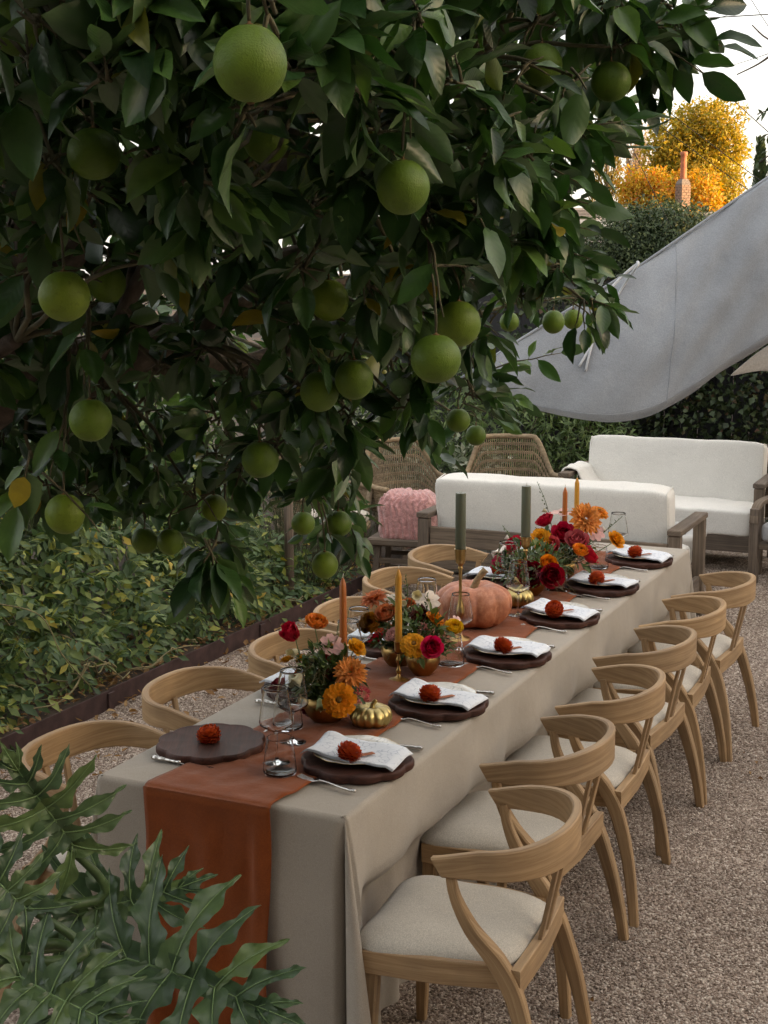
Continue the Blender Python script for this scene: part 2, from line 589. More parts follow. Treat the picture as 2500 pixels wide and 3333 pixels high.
def leaf_cloud(blobs, n, L, W, mode='out', shell=.45, fold=.25, curl=.25, seg=2, jit=.25):
    """leaves spread through ellipsoids (x,y,z,rx,ry,rz), denser towards their outside"""
    out = []
    vol = [b[3]*b[4]+b[4]*b[5]+b[3]*b[5] for b in blobs]
    tot = sum(vol)
    for b, v in zip(blobs, vol):
        for k in range(int(n*v/tot)):
            d = rand_dir()
            rr = shell+(1.08-shell)*random.random()**.6
            p = Vector((b[0]+d.x*b[3]*rr, b[1]+d.y*b[4]*rr, b[2]+d.z*b[5]*rr))
            dirn = (d*.6+rand_dir()*.9+Vector((0, 0, -.35))).normalized()
            nh = (d+Vector((0, 0, .8))+rand_dir()*.5)
            l = L*random.uniform(1-jit, 1+jit)
            vs, fs = blade(l, W*random.uniform(.8, 1.2)*l/L, fold, curl*random.uniform(.2, 1.6), seg)
            out.append((put(vs, leaf_matrix(dirn, nh, random.uniform(-.6, .6)), p), fs))
    return out

def join(pieces):
    m = MB()
    for v, f in pieces: m.add(v, f)
    return m

def limb_path(a, b, sag=.1, wob=.06, n=6):
    a, b = Vector(a), Vector(b)
    L = (b-a).length
    out = []
    ph = random.uniform(0, 10)
    for i in range(n+1):
        t = i/n
        p = a.lerp(b, t)
        s = math.sin(math.pi*t)
        p += Vector((sn(ph+t*3)*wob*L, sn(ph+5+t*3)*wob*L, s*sag*L+sn(ph+9+t*3)*wob*L*.5))*(1 if 0 < i < n else 0)
        out.append(p)
    return out

L_YELLOW = leaf_mat('autumn_gold_leaf', [(0, (.30, .25, .025)), (.4, (.48, .32, .025)), (.75, (.56, .28, .02)), (1, (.50, .15, .02))], .6, .35)
L_GREENGOLD = leaf_mat('green_gold_leaf', [(0, (.16, .16, .02)), (.5, (.36, .28, .025)), (1, (.52, .32, .03))], .6, .35)
L_CITRUSFAR = leaf_mat('far_citrus_leaf', [(0, (.03, .05, .022)), (.6, (.055, .085, .035)), (1, (.10, .13, .05))], .5, .15)
L_CYPRESS = leaf_mat('cypress_leaf', [(0, (.10, .085, .02)), (1, (.22, .16, .03))], .7, .15)
L_IVY = leaf_mat('ivy_leaf', [(0, (.020, .034, .014)), (.6, (.045, .07, .024)), (.9, (.07, .085, .03)), (1, (.10, .05, .03))], .5, .15)
L_BUSH = leaf_mat('shrub_leaf', [(0, (.05, .085, .026)), (.6, (.09, .14, .04)), (1, (.15, .2, .07))], .5, .2)
L_PALE = leaf_mat('pale_shrub_leaf', [(0, (.06, .085, .045)), (.6, (.15, .18, .11)), (1, (.34, .36, .27))], .55, .2)
L_BARE = leaf_mat('sparse_leaf', [(0, (.34, .25, .16)), (1, (.48, .34, .18))], .7, .4)

def background_tree(name, label, cat, base, top_r, blobs, n, L, W, lm, group=None, bark=M_BARK, limbs=9):
    t = empty(name, base, 0, label, cat, group)
    B = Vector(base)
    rel = [(b[0]-B.x, b[1]-B.y, b[2]-B.z)+tuple(b[3:]) for b in blobs]
    tm = MB()
    c = Vector((sum(b[0] for b in rel)/len(rel), sum(b[1] for b in rel)/len(rel), sum(b[2] for b in rel)/len(rel)))
    zt = min(b[2]-b[5]*.6 for b in rel)
    zt = max(.4, zt)
    fork = Vector((c.x*.25, c.y*.25, zt))
    tm.tube(limb_path((0, 0, 0), fork, 0, .04), [top_r*1.3-.3*top_r*i/6 for i in range(7)], 8)
    for k in range(limbs):
        b = rel[k % len(rel)]
        d = rand_dir(.3)
        e2 = Vector((b[0]+d.x*b[3]*.8, b[1]+d.y*b[4]*.8, b[2]+d.z*b[5]*.8))
        tm.tube(limb_path(fork, e2, .08, .07), [top_r*.55*(1-.85*i/6) for i in range(7)], 5)
    tm.build('trunk', bark, t)
    o = join(leaf_cloud(rel, n, L, W, seg=2)).build('crown', lm, t, False)
    return t

def blobset(c, r, n, spread, squash=1.0, seed=1):
    random.seed(seed)
    out = []
    for k in range(n):
        d = rand_dir()
        q = random.random()**.5
        rr = r*random.uniform(.34, .55)
        out.append((c[0]+d.x*spread[0]*q, c[1]+d.y*spread[1]*q, c[2]+d.z*spread[2]*q, rr, rr, rr*squash))
    return out

# --- far skyline, lit by the low sun
background_tree('autumn_tree', 'tall round tree turning gold behind the brick chimney', 'tree', (-16.4, 79.2, 0), .3,
                blobset((-16.3, 79.2, 8.2), 2.7, 34, (2.9, 2.2, 2.9), .9, 3)+[(-17, 79.3, 10.6, 1.0, 1, .9), (-16.0, 79.4, 10.9, .8, .8, .7)], 19000, .26, .13, L_GREENGOLD, 'trees on the skyline')
background_tree('autumn_tree', 'low orange autumn tree glowing right behind the chimney', 'tree', (-14.6, 72, 0), .2,
                blobset((-15.3, 72, 5.3), 1.9, 18, (1.7, 1.5, 1.6), 1.0, 5), 9000, .24, .12, L_YELLOW, 'trees on the skyline')
background_tree('autumn_tree', 'golden tree left of the chimney above the citrus crown', 'tree', (-18.8, 74, 0), .2,
                blobset((-18.4, 74, 5.6), 1.9, 18, (1.6, 1.4, 2.0), 1, 6), 8000, .22, .11, L_YELLOW, 'trees on the skyline')
background_tree('bare_tree', 'thin pale nearly bare tree left of the big gold tree', 'tree', (-21.4, 84, 0), .2,
                blobset((-21.3, 84, 8.4), 1.7, 12, (1.2, 1.2, 2.6), 1.2, 7), 2200, .13, .07, L_BARE, 'trees on the skyline',
                plain('pale_bark', (.34, .26, .19), .9), 60)
def cypress(base, h, r, label, lm):
    t = empty('cypress_tree', base, 0, label, 'tree', 'cypresses on the skyline')
    MB().tube([(0, 0, 0), (0, 0, h*.5), (0, 0, h*.97)], [r*.2, r*.12, .02], 6).build('trunk', M_BARK, t)
    pcs = []
    for k in range(4200):
        z = h*(.06+.94*random.random()**1.15)
        tt = z/h
        rr = r*min(1, (1-tt)**.55*1.25)*(1+.12*math.sin(z*9+k % 3))
        a = random.uniform(0, 6.283)
        q = rr*(.6+.45*random.random()**.5)
        l = random.uniform(.22, .45)
        vs, fs = blade(l, l*.3, .2, -.2, 2)
        pcs.append((put(vs, leaf_matrix((math.cos(a)*.35, math.sin(a)*.35, 1), (math.cos(a), math.sin(a), 0), random.uniform(-1, 1)), Vector((q*math.cos(a), q*math.sin(a), z))), fs))
    join(pcs).build('crown', lm, t, False)
cypress((-24.0, 87, 0), 13.5, 1.0, 'tall golden lit cypress at the edge of the orange tree', L_CYPRESS)
cypress((-16.0, 95.6, 0), 10.6, .55, 'slim dark cypress spire at the right edge beside the gold tree', L_CITRUSFAR)
cypress((-15.1, 95.6, 0), 9.8, .55, 'second dark cypress spire cut by the right edge', L_CITRUSFAR)
background_tree('autumn_tree', 'yellow leaved tree showing under the orange branches left of the sail', 'tree', (-9.6, 36, 0), .16,
                blobset((-9.6, 36, 1.6), 1.7, 14, (1.5, 1.2, 1.5), 1, 17), 5000, .16, .09, L_YELLOW, 'trees on the skyline')

# --- neighbour's dark citrus, wall, roofs and chimney
ct = background_tree('citrus_tree', 'dense dark rounded citrus tree in front of the chimney', 'tree', (-6.5, 29.2, 0), .14,
                blobset((-6.1, 29.3, 2.45), 1.75, 26, (1.2, 1.1, .95), .8, 8)+[(-6.1, 29.2, 1.2, 1.4, 1.2, 1.0), (-5.3, 29.4, 1.7, .9, .9, .9)], 42000, .115, .05, L_CITRUSFAR)
M_FARFRUIT = plain('far_fruit', (.42, .36, .10), .6)
random.seed(21)
for k in range(16):
    d = rand_dir(); d.y = -abs(d.y)
    MB().lathe([(0, -.036), (.026, -.026), (.036, 0), (.026, .026), (0, .036)], 8).build('fruit', M_FARFRUIT, ct, loc=(d.x*1.35, d.y*1.2, 2.3+d.z*1.1))

def brick_wall_mat(name, c, mortar, sx, sy):
    m, nt, b = new_mat(name)
    bt = nd(nt, 'ShaderNodeTexBrick')
    bt.inputs['Color1'].default_value = (*c, 1); bt.inputs['Color2'].default_value = (*[q*.82 for q in c], 1)
    bt.inputs['Mortar'].default_value = (*mortar, 1)
    bt.inputs['Scale'].default_value = 1; bt.inputs['Brick Width'].default_value = sx; bt.inputs['Row Height'].default_value = sy
    bt.inputs['Mortar Size'].default_value = .012
    mp = nd(nt, 'ShaderNodeMapping'); mp.inputs['Rotation'].default_value = (R(90), 0, 0)
    nt.links.new(coords(nt), mp.inputs[0]); nt.links.new(mp.outputs[0], bt.inputs[0])
    nt.links.new(bt.outputs[0], b.inputs['Base Color']); b.inputs['Roughness'].default_value = .9
    bump(nt, bt.outputs['Fac'], b, -.01, .6)
    return m
M_BLOCK = brick_wall_mat('grey_block', (.40, .42, .44), (.33, .34, .35), .4, .2)
M_ROOF = plain('shingle_roof', (.22, .19, .165), .9, .3, 14, bumpd=.02, bscale=20)
M_FASCIA = plain('painted_fascia', (.62, .62, .60), .6, .1)
M_WALLPAINT = plain('pale_render', (.42, .38, .33), .9, .1, 3)
M_DARKPAINT = plain('dark_siding', (.06, .06, .055), .85, .15, 4)  # wall of the added house, dark so it reflects little light
M_DARKGLASS = plain('dark_pane', (.03, .035, .04), .15, .1)
def house(loc, rz, w, d, h, pitch, label, wall=M_WALLPAINT, windows=((-.25, 1.2), (.25, 1.2))):
    t = empty('house', loc, rz, label, 'house')
    MB().box((0, 0, h/2), (w, d, h)).build('wall', wall, t, False)
    m = MB(); rise = d/2*pitch; o = .35
    A = [(-w/2-o, -d/2-o, h-o*pitch), (w/2+o, -d/2-o, h-o*pitch), (w/2+o, 0, h+rise), (-w/2-o, 0, h+rise), (-w/2-o, d/2+o, h-o*pitch), (w/2+o, d/2+o, h-o*pitch)]
    top = [(x, y, z+.09) for x, y, z in A]
    m.add(A+top, [(0, 3, 2, 1), (3, 4, 5, 2), (6, 7, 8, 9), (9, 8, 11, 10), (0, 1, 7, 6), (4, 10, 11, 5), (0, 6, 9, 3), (3, 9, 10, 4), (1, 2, 8, 7), (2, 5, 11, 8)])
    rf = m.build('roof', M_ROOF, t, False)
    for sx in (-1, 1):
        MB().add([(sx*w/2, -d/2, h), (sx*w/2, d/2, h), (sx*w/2, 0, h+rise-.05)], [(0, 2, 1) if sx < 0 else (0, 1, 2)]).build('gable', wall, t, False)
    MB().box((0, -d/2-o-.015, h-o*pitch+.0), (w+2*o+.02, .03, .16)).build('fascia', M_FASCIA, t, False)
    # a few courses of shingles catch the light on the front slope
    for k in range(1, int(d/2/.35)):
        s = k*.35
        MB().box((0, -d/2-o+s, h-o*pitch+s*pitch+.105), (w+2*o, .12, .018), rot=Matrix.Rotation(math.atan(pitch), 3, 'X')).build('shingle_course', M_ROOF, rf, False)
    for fx, z in windows:
        for side in (-1, 1):
            f = MB().box((fx*w, side*(d/2+.02), z), (1.2, .06, 1.0)).build('window', M_FASCIA, t, False)
            MB().box((fx*w, side*(d/2+.055), z), (1.06, .02, .86)).build('pane', M_DARKGLASS, f, False)
    return t
VIEW_RZ = CAM_YAW*-1
house((-11.0, 33.4, 0), VIEW_RZ-R(8), 5.0, 5.0, 3.30, .14, 'grey block walled house half hidden by the orange tree', M_BLOCK, ())
hr = house((-3.9, 46, 0), VIEW_RZ+R(4), 9.5, 6.0, 3.2, .22, 'low house with grey shingle roof behind the dark citrus')

# chimney with real bricks
ch = empty('chimney', (-8.1, 39.8, 0), VIEW_RZ+R(24), 'stone brick chimney with a terracotta flue pot above the citrus crown', 'chimney')
M_MORTAR = plain('mortar', (.17, .14, .12), .95, .2)
M_BRICK = plain('chimney_brick', (.22, .14, .10), .9, .35, 9)
M_POT = plain('terracotta_pot', (.38, .13, .065), .8, .2, 6)
MB().box((0, 0, 2.31), (.30, .30, 4.615)).build('chimney_core', M_MORTAR, ch, False)
MB().add([(-.16, -.16, 4.62), (.16, -.16, 4.62), (.16, .16, 4.62), (-.16, .16, 4.62), (-.10, -.10, 4.76), (.10, -.10, 4.76), (.10, .10, 4.76), (-.10, .10, 4.76)],
         [(0, 1, 5, 4), (1, 2, 6, 5), (2, 3, 7, 6), (3, 0, 4, 7), (4, 5, 6, 7), (3, 2, 1, 0)]).build('chimney_shoulder', M_MORTAR, ch, False)
bm = MB().box((0, 0, 0), (.15, .03, .062), 0, .004).mesh('brick', M_BRICK, False)
bm_half = MB().box((0, 0, 0), (.075, .03, .062), 0, .004).mesh('brick', M_BRICK, False)
for c in range(15):
    z = 3.46+c*.078
    for ax, sgn in ((0, -1), (1, 1), (0, 1), (1, -1)):
        for off in ((-.08, .08) if (c+ax) % 2 else (-.12, .0, .12)):
            place('brick', bm_half if abs(off) > .1 else bm, ch, ((off, sgn*.156, z) if ax == 0 else (sgn*.156, off, z)), (0, 0, R(90) if ax else 0))
MB().lathe([(.095, 4.72), (.10, 4.8), (.09, 5.2), (.085, 5.42), (.108, 5.45), (.108, 5.53), (.08, 5.55), (.07, 5.5)], 20).build('flue_pot', M_POT, ch)

# --- unseen houses added right of the frame to keep low sun off the yard
rv, fv = RT, Vector((FW.x, FW.y, 0)).normalized()
def at_view(r, fwd): return Vector((CAM_POS.x, CAM_POS.y, 0)) + rv*r + fv*fwd
for (r_, f_, w_, h_, lab) in ((15.5, 2, 17, 4.4, 'unseen pale house added right of the yard to shade the table'), (20, 21, 15, 5.6, 'second unseen pale house added right of the yard to block the low sun')):
    p = at_view(r_, f_)
    house(p, VIEW_RZ+R(90), w_, 8, h_, .25, lab, M_WALLPAINT, ((-.3, 1.2), (0, 1.2), (.3, 1.2), (-.3, 3.8), (0, 3.8), (.3, 3.8)))

# unseen house added behind the camera to darken faces turned this way
house(at_view(-1.5, -7.0), VIEW_RZ, 17, 8, 5.9, .4, 'unseen dark house added behind the viewer to block light from the near end', M_DARKPAINT, ((-.3, 1.4), (.12, 1.4)))

# --- overhead wires
M_WIRE = plain('wire', (.02, .02, .022), .6)
def wire(a, b, sag, r, label):
    P = [Vector(a).lerp(Vector(b), i/16)-Vector((0, 0, sag*math.sin(math.pi*i/16))) for i in range(17)]
    o = MB().tube(P, r, 5).build('overhead_wire', M_WIRE)
    tag(o, label, 'wire', 'overhead wires')
wire((-9, 26.5, 7.15), (8, 34.5, 8.4), .1, .012, 'topmost dark overhead wire crossing the corner of the sky')
wire((-7.4, 26.2, 8.6), (0.5, 30.6, 1.2), .12, .010, 'upper slanting wire falling right past the gold tree')
wire((-8.0, 26.6, 6.9), (-1.0, 30.0, 1.6), .12, .009, 'lower slanting wire crossing the gold tree')
wire((-7.9, 26.4, 7.3), (-1.0, 30.1, 1.9), .12, .009, 'middle slanting wire crossing the gold tree')
wire((-7.05, 27, 6.3), (-5.6, 28.4, 2.9), .05, .008, 'thin wire dropping steeply left of the gold tree')
wire((-4.3, 28.9, 7.9), (-3.0, 28.6, 6.2), .1, .008, 'short thin wire curving down in the sky corner')

# --- back fence with ivy, shrubs behind the seats
M_FENCE = plain('dark_fence', (.025, .025, .027), .8, .3, 6)
fn_ = empty('board_fence', (-1.5, 9.45, 0), 0, 'dark board fence behind the ivy at the back of the yard', 'fence')
bd = MB().box((0, 0, 1.02), (.145, .022, 2.04), 0, .003).mesh('fence_board', M_FENCE, False)
for k in range(46): place('fence_board', bd, fn_, (-3.6+k*.15, .004*(k % 2), 0))
for k in range(4): MB().box((-3.6+k*2.2, .06, 1.0), (.09, .09, 2.05)).build('fence_post', M_FENCE, fn_, False)
MB().box((-.2, .02, 2.065), (7, .1, .03)).build('fence_cap', M_FENCE, fn_, False)

def foliage(name, label, cat, base, blobs, n, L, W, lm, group=None, npick=300, seg=2, curl=.3, stems=0, shell=.5):
    t = empty(name, base, 0, label, cat, group)
    B = Vector(base)
    rel = [(b[0]-B.x, b[1]-B.y, b[2]-B.z)+tuple(b[3:]) for b in blobs]
    if stems:
        m = MB()
        for k in range(stems):
            b = rel[k % len(rel)]; d = rand_dir(.2)
            m.tube(limb_path((random.uniform(-.2, .2), random.uniform(-.2, .2), 0), (b[0]+d.x*b[3]*.7, b[1]+d.y*b[4]*.7, b[2]+d.z*b[5]*.7), .05, .06), [.014*(1-.8*i/6) for i in range(7)], 4)
        m.build('stems', M_TWIG, t)
    cl = leaf_cloud(blobs, n, L, W, seg=seg, curl=curl, shell=shell)
    cl = [([p-B for p in v], f) for v, f in cl]
    if npick:
        top = top_pieces([([p+B for p in v], f) for v, f in cl], npick)
        rest = MB()
        for i, (v, f) in enumerate(cl):
            if i in top:
                c = sum((Vector(p) for p in v), Vector())/len(v)
                MB().add([p-c for p in v], f).build('leaf', lm, t, True, loc=c)
            else: rest.add(v, f)
        if rest.v: rest.build('foliage', lm, t, True)['kind'] = 'stuff'
    else:
        join(cl).build('foliage', lm, t)['kind'] = 'stuff'
    return t
random.seed(31)
iv = [(-2.2+.42*k, 9.15+random.uniform(-.1, .12), z+random.uniform(-.15, .15), .36, .22, .34) for k in range(9) for z in (.3, .75, 1.2, 1.6) if not (6 <= k <= 6 and z > 1.3)]
foliage('ivy_hedge', 'dark ivy covering the back fence behind the white sofa', 'ivy', (-1, 9.2, 0), iv, 9000, .062, .052, L_IVY, None, 300, 2, .2, 10)
foliage('shrub', 'bright green willowy shrub behind the right wicker chair', 'shrub', (-2.2, 8.2, 0),
        [(-2.5, 8.4, .95, .6, .4, .45), (-2.0, 8.3, .75, .55, .4, .5), (-1.6, 8.4, .55, .45, .4, .5), (-2.9, 8.3, .7, .5, .4, .6), (-1.35, 8.5, .45, .4, .35, .4), (-2.4, 8.1, .35, .6, .4, .4)], 5200, .085, .022, L_BUSH, None, 300, 2, .5, 12)
foliage('shrub', 'pale variegated shrub between the wicker chairs', 'shrub', (-2.5, 7.3, 0),
        [(-2.45, 7.5, .5, .45, .35, .35), (-2.1, 7.45, .4, .35, .3, .35), (-2.9, 7.3, .6, .45, .35, .45), (-3.3, 7.0, .7, .4, .4, .5)], 1800, .075, .04, L_PALE, None, 250, 2, .3, 8)

# ------------------------------------------------------------------ dining chairs
def make_chair():
    """local frame: +Y faces the table, rear feet at y = 0"""
    t = empty('dining_chair')
    # bent back-and-arm rail
    pts, hei = [], []
    W = .238
    for k in range(33):
        a = -1+2*k/32
        if abs(a) > .55:
            q = (abs(a)-.55)/.45
            y = .155+.118*q; x = math.copysign(W+.006*math.sin(q*2), a)
        else:
            th = a/.55*math.pi/2
            x = W*math.copysign(abs(math.sin(th))**.92, th); y = .155-.168*abs(math.cos(th))**.9
        s = max(0, (abs(a)-.15)/.85)
        h = .096-.048*s**.9
        zt = .757-.048*s**1.2
        pts.append((x, y, zt-h/2)); hei.append(h)
    m = MB()
    m.band(pts, .024, hei, lambda i: (pts[min(i+1, 32)][1]-pts[max(i-1, 0)][1], -(pts[min(i+1, 32)][0]-pts[max(i-1, 0)][0]), 0), .35)
    # slanted ends
    for i in range(8):
        for base, sg in ((0, 1), (32*8, 1)):
            v = m.v[base+i]
            m.v[base+i] = (v[0], v[1]-(.712-v[2])*.35*-1*0+(.70-v[2])*-.5, v[2])
    m.build('back_rail', M_TEAK, t, True, 40)
    for sd in (-1, 1):
        P = catmull([(sd*.236, .236, .675), (sd*.236, .222, .61), (sd*.230, .182, .53), (sd*.222, .122, .455), (sd*.222, .075, .37), (sd*.236, .035, .24), (sd*.256, .01, .11), (sd*.270, -.004, 0)], 4)
        wd = interp([.022, .026, .036, .046, .046, .040, .034, .029], 4)
        th = interp([.020, .024, .030, .034, .034, .032, .030, .027], 4)
        m = MB(); m.band(P, wd, th, lambda i: (0, 1, .35), .28)
        m.build('rear_leg', M_TEAK, t, True, 40)
        P = catmull([(sd*.205, .455, .39), (sd*.212, .462, .2), (sd*.218, .468, 0)], 4)
        m = MB(); m.band(P, interp([.046, .038, .026], 4), interp([.040, .034, .024], 4), lambda i: (0, 1, 0), .25)
        m.build('front_leg', M_TEAK, t, True, 40)
        P = catmull([(sd*.200, .105, .405), (sd*.222, .28, .402), (sd*.222, .475, .395)], 5)
        m = MB(); m.band(P, .026, interp([.062, .066, .06], 5), lambda i: (1, 0, 0), .2)
        m.build('side_rail', M_TEAK, t, True, 40)
        P = [(sd*.030, .062, .415), (sd*.037, .038, .53), (sd*.046, .008, .672)]
        m = MB(); m.band(catmull(P, 3), interp([.030, .026, .024], 3), .011, lambda i: (1, 0, 0), .3)
        m.build('back_slat', M_TEAK, t, True, 40)
    m = MB(); m.band([(-.225, .072, .402), (0, .062, .402), (.225, .072, .402)], .026, .07, lambda i: (0, 1, 0), .2)
    m.build('back_seat_rail', M_TEAK, t, True, 40)
    m = MB(); m.band([(-.205, .468, .395), (.205, .468, .395)], .026, .06, lambda i: (0, 1, 0), .2)
    m.build('front_seat_rail', M_TEAK, t, True, 40)
    # upholstered seat
    m = MB()
    NX, NY = 18, 18
    def outline(u, v):
        a, b = 2*u-1, 2*v-1
        e = 6.5
        k = (abs(a)**e+abs(b)**e)**(1/e) if (a or b) else 0
        mx = max(abs(a), abs(b))
        s = mx/k if k else 1
        a, b = a*s, b*s
        hw = .203+.042*(b+1)/2
        return a*hw, .295+b*.215, mx
    def top(u, v):
        x, y, e = outline(u, v)
        z = .432+.036*(1-e**5)+.004*sn(x*9, y*9)-.010*math.exp(-((x/.12)**2+((y-.28)/.13)**2))
        return (x, y, z)
    m.grid(NX, NY, top)
    def bot(u, v):
        x, y, e = outline(1-u, v)
        return (x*.985, .295+(y-.295)*.985, .420)
    m.grid(NX, NY, bot)
    # join the rims
    n = (NX+1)*(NY+1)
    rim = [(i, 0) for i in range(NX)]+[(NX, j) for j in range(NY)]+[(i, NY) for i in range(NX, 0, -1)]+[(0, j) for j in range(NY, 0, -1)]
    for q in range(len(rim)):
        (i, j), (i2, j2) = rim[q], rim[(q+1) % len(rim)]
        a, b = j*(NX+1)+i, j2*(NX+1)+i2
        c, d = n+j2*(NX+1)+(NX-i2), n+j*(NX+1)+(NX-i)
        m.f.append((a, d, c, b)); m.uv.append([(0, 0)]*4)
    m.build('seat', M_SEATFAB, t)
    return t
ORD = ['nearest', 'second', 'third', 'fourth', 'fifth', 'farthest']
chair0 = make_chair()
right_ch = [(.885, .25, 4), (.785, .885, -2.5), (.79, 1.53, 2.5), (.755, 2.13, -3), (.76, 2.70, 3), (.775, 3.25, -2)]
left_ch = [(-.725, .25, -2), (-.755, .90, 2), (-.70, 1.52, -1), (-.74, 2.10, 1), (-.82, 2.75, -2), (-.86, 3.33, 1)]
first = True
for side, lst in (('right', right_ch), ('left', left_ch)):
    for k, (x, y, a) in enumerate(lst):
        o = chair0 if first else copy_tree(chair0)
        first = False
        o.location = (x, y, 0)
        o.rotation_euler = (0, 0, R((90 if side == 'right' else -90)+a))
        where = 'on the gravel side' if side == 'right' else 'on the hedge side'
        tag(o, '%s pale wood curved back dining chair %s of the table' % (ORD[k], where), 'chair', 'dining chairs around the long table')

# ------------------------------------------------------------------ table, cloth, runner
TW, TL, TH = .76, 3.83, .76
tb = empty('banquet_table', (0, TL/2, 0), 0, 'long folding banquet table hidden under the taupe cloth', 'table')
for k, y in enumerate((-TL/4, TL/4)):
    MB().box((0, y, .738), (TW-.02, TL/2-.006, .026), 0, .004).build('tabletop', M_GREYWOOD, tb, False)
for x in (-.24, .24):
    for y in (-1.55, -.35, .35, 1.55):
        MB().tube([(x, y, 0), (x, y, .724)], .013, 8).build('leg', M_STEEL, tb)

def cloth_pt(s, t):
    """s: 0..1 around the table edge, t: 0 edge .. 1 hem -> point"""
    pass
def tablecloth():
    m = MB()
    hw, L = TW/2, TL
    r = .016
    # perimeter stations (x, y, nx, ny, side, run)
    st = []
    def seg(a, b, n, nrm, side):
        for k in range(n):
            q = k/n
            st.append((a[0]+(b[0]-a[0])*q, a[1]+(b[1]-a[1])*q, nrm[0], nrm[1], side, q))
    def corner(c, a0, side):
        for k in range(10):
            a = R(a0+90*k/10)
            st.append((c[0], c[1], math.cos(a), math.sin(a), side, k/10))
    e = .004
    seg((-hw+e, 0), (hw-e, 0), 64, (0, -1), 'near')
    corner((hw-e, e), -90, 'cnr')
    seg((hw, e), (hw, L-e), 300, (1, 0), 'right')
    corner((hw-e, L-e), 0, 'cfr')
    seg((hw-e, L), (-hw+e, L), 48, (0, 1), 'far')
    corner((-hw+e, L-e), 90, 'cfl')
    seg((-hw, L-e), (-hw, e), 200, (-1, 0), 'left')
    corner((-hw+e, e), 180, 'cnl')
    n = len(st)
    rows = [0, .3, .6, .85, 1, 1.25]      # roll over the edge, in units of r
    zs = [k/26 for k in range(1, 27)]
    vs, uv = [], []
    def disp(i, z):
        x, y, nx, ny, sd, q = st[i]
        d = (TH-z)/TH
        o = 0.0
        if sd == 'near':
            u = x
            o = .014*d*math.sin(u*14+.6)+.016*d*d*math.sin(u*31+1)+.02*d+.006*min(1, d*3)*math.sin(u*22-d*6)
            # the corner cloth gathers into one deep fold just inside the right corner
            o -= .11*min(1, d*2.2)*math.exp(-((u-.378)/.013)**2)
            o += .02*d*math.exp(-((u-.31)/.05)**2)
        elif sd == 'right':
            o = .016*d*math.sin(y*9)+.013*d*math.sin(y*23+1.2+d*2)+.012*d*d*math.sin(y*41)
            o += .009*min(1, d*4)*math.sin(y*17+d*9)+.007*min(1, d*5)*max(0, math.sin(y*11-d*14))
            # seats press the cloth inwards
            press = min(1, max(0, (.56-z)/.12)); press = press*press*(3-2*press)
            o -= press*.11*min(1, max(0, (y-.0)/.10))*min(1, max(0, (3.80-y)/.16))
            o += .03*d+.05*d*math.exp(-y/.07)
        elif sd == 'left':
            o = .012*d*math.sin(y*8)+.014*d*d*math.sin(y*27)
            press = min(1, max(0, (.56-z)/.12)); press = press*press*(3-2*press)
            o -= press*.11*min(1, max(0, (y-.02)/.12))
        elif sd == 'far':
            o = .02*d*math.sin(x*16)
        elif sd == 'cnr':
            o = -.11*min(1, d*2.2)*math.exp(-(q/.22)**2)+.11*d*math.sin(math.pi*min(1, max(0, (q-.15)/.85)))+.06*d*q
        else:
            o = .10*d*math.sin(math.pi*q)+.015*d
        return o
    for a in rows:
        for i, (x, y, nx, ny, sd, q) in enumerate(st):
            ang = min(1, a/1.25)*math.pi/2
            ins = r*(1-math.sin(ang)); z = TH+.004 - r*(1-math.cos(ang))
            vs.append((x-nx*ins+nx*.004, y-ny*ins+ny*.004, z)); uv.append((i*.01, a*.02))
    for zq in zs:
        z = (TH-r)*(1-zq)+.006*zq
        for i, (x, y, nx, ny, sd, q) in enumerate(st):
            o = disp(i, z)
            zz = z + (.004*sn(i*.21) if zq == 1 else 0)
            vs.append((x+nx*(o+.004), y+ny*(o+.004), max(.006, zz))); uv.append((i*.01, zq*.75))
    nr = len(rows)+len(zs)
    fs = []
    for j in range(nr-1):
        for i in range(n):
            a, b = j*n+i, j*n+(i+1) % n
            fs.append((a, b, b+n, a+n)[::-1])
    m.add(vs, fs, uv)
    # top, ironed flat with faint crosswise creases
    def top(u, v):
        x = (-hw+r-.0045)+(TW-2*r+.009)*u; y = r-.0045+(L-2*r+.009)*v
        ed = min(u, 1-u, v*5, (1-v)*5)
        w = min(1, ed*12)
        z = TH+.004+w*(.0018*math.sin(y*26+math.sin(x*7))+.0012*sn(x*9, y*7)+.0065*math.exp(-((y % .61-.3)/.012)**2)+.003*max(0, sn(x*5+y*2, y*6))**2)
        return (x, y, z)
    m.grid(24, 420, top, lambda u, v: (u, v*5))
    return m
tc = tablecloth().build('tablecloth', M_CLOTH)
tag(tc, 'taupe floor length tablecloth draped over the long table', 'tablecloth')

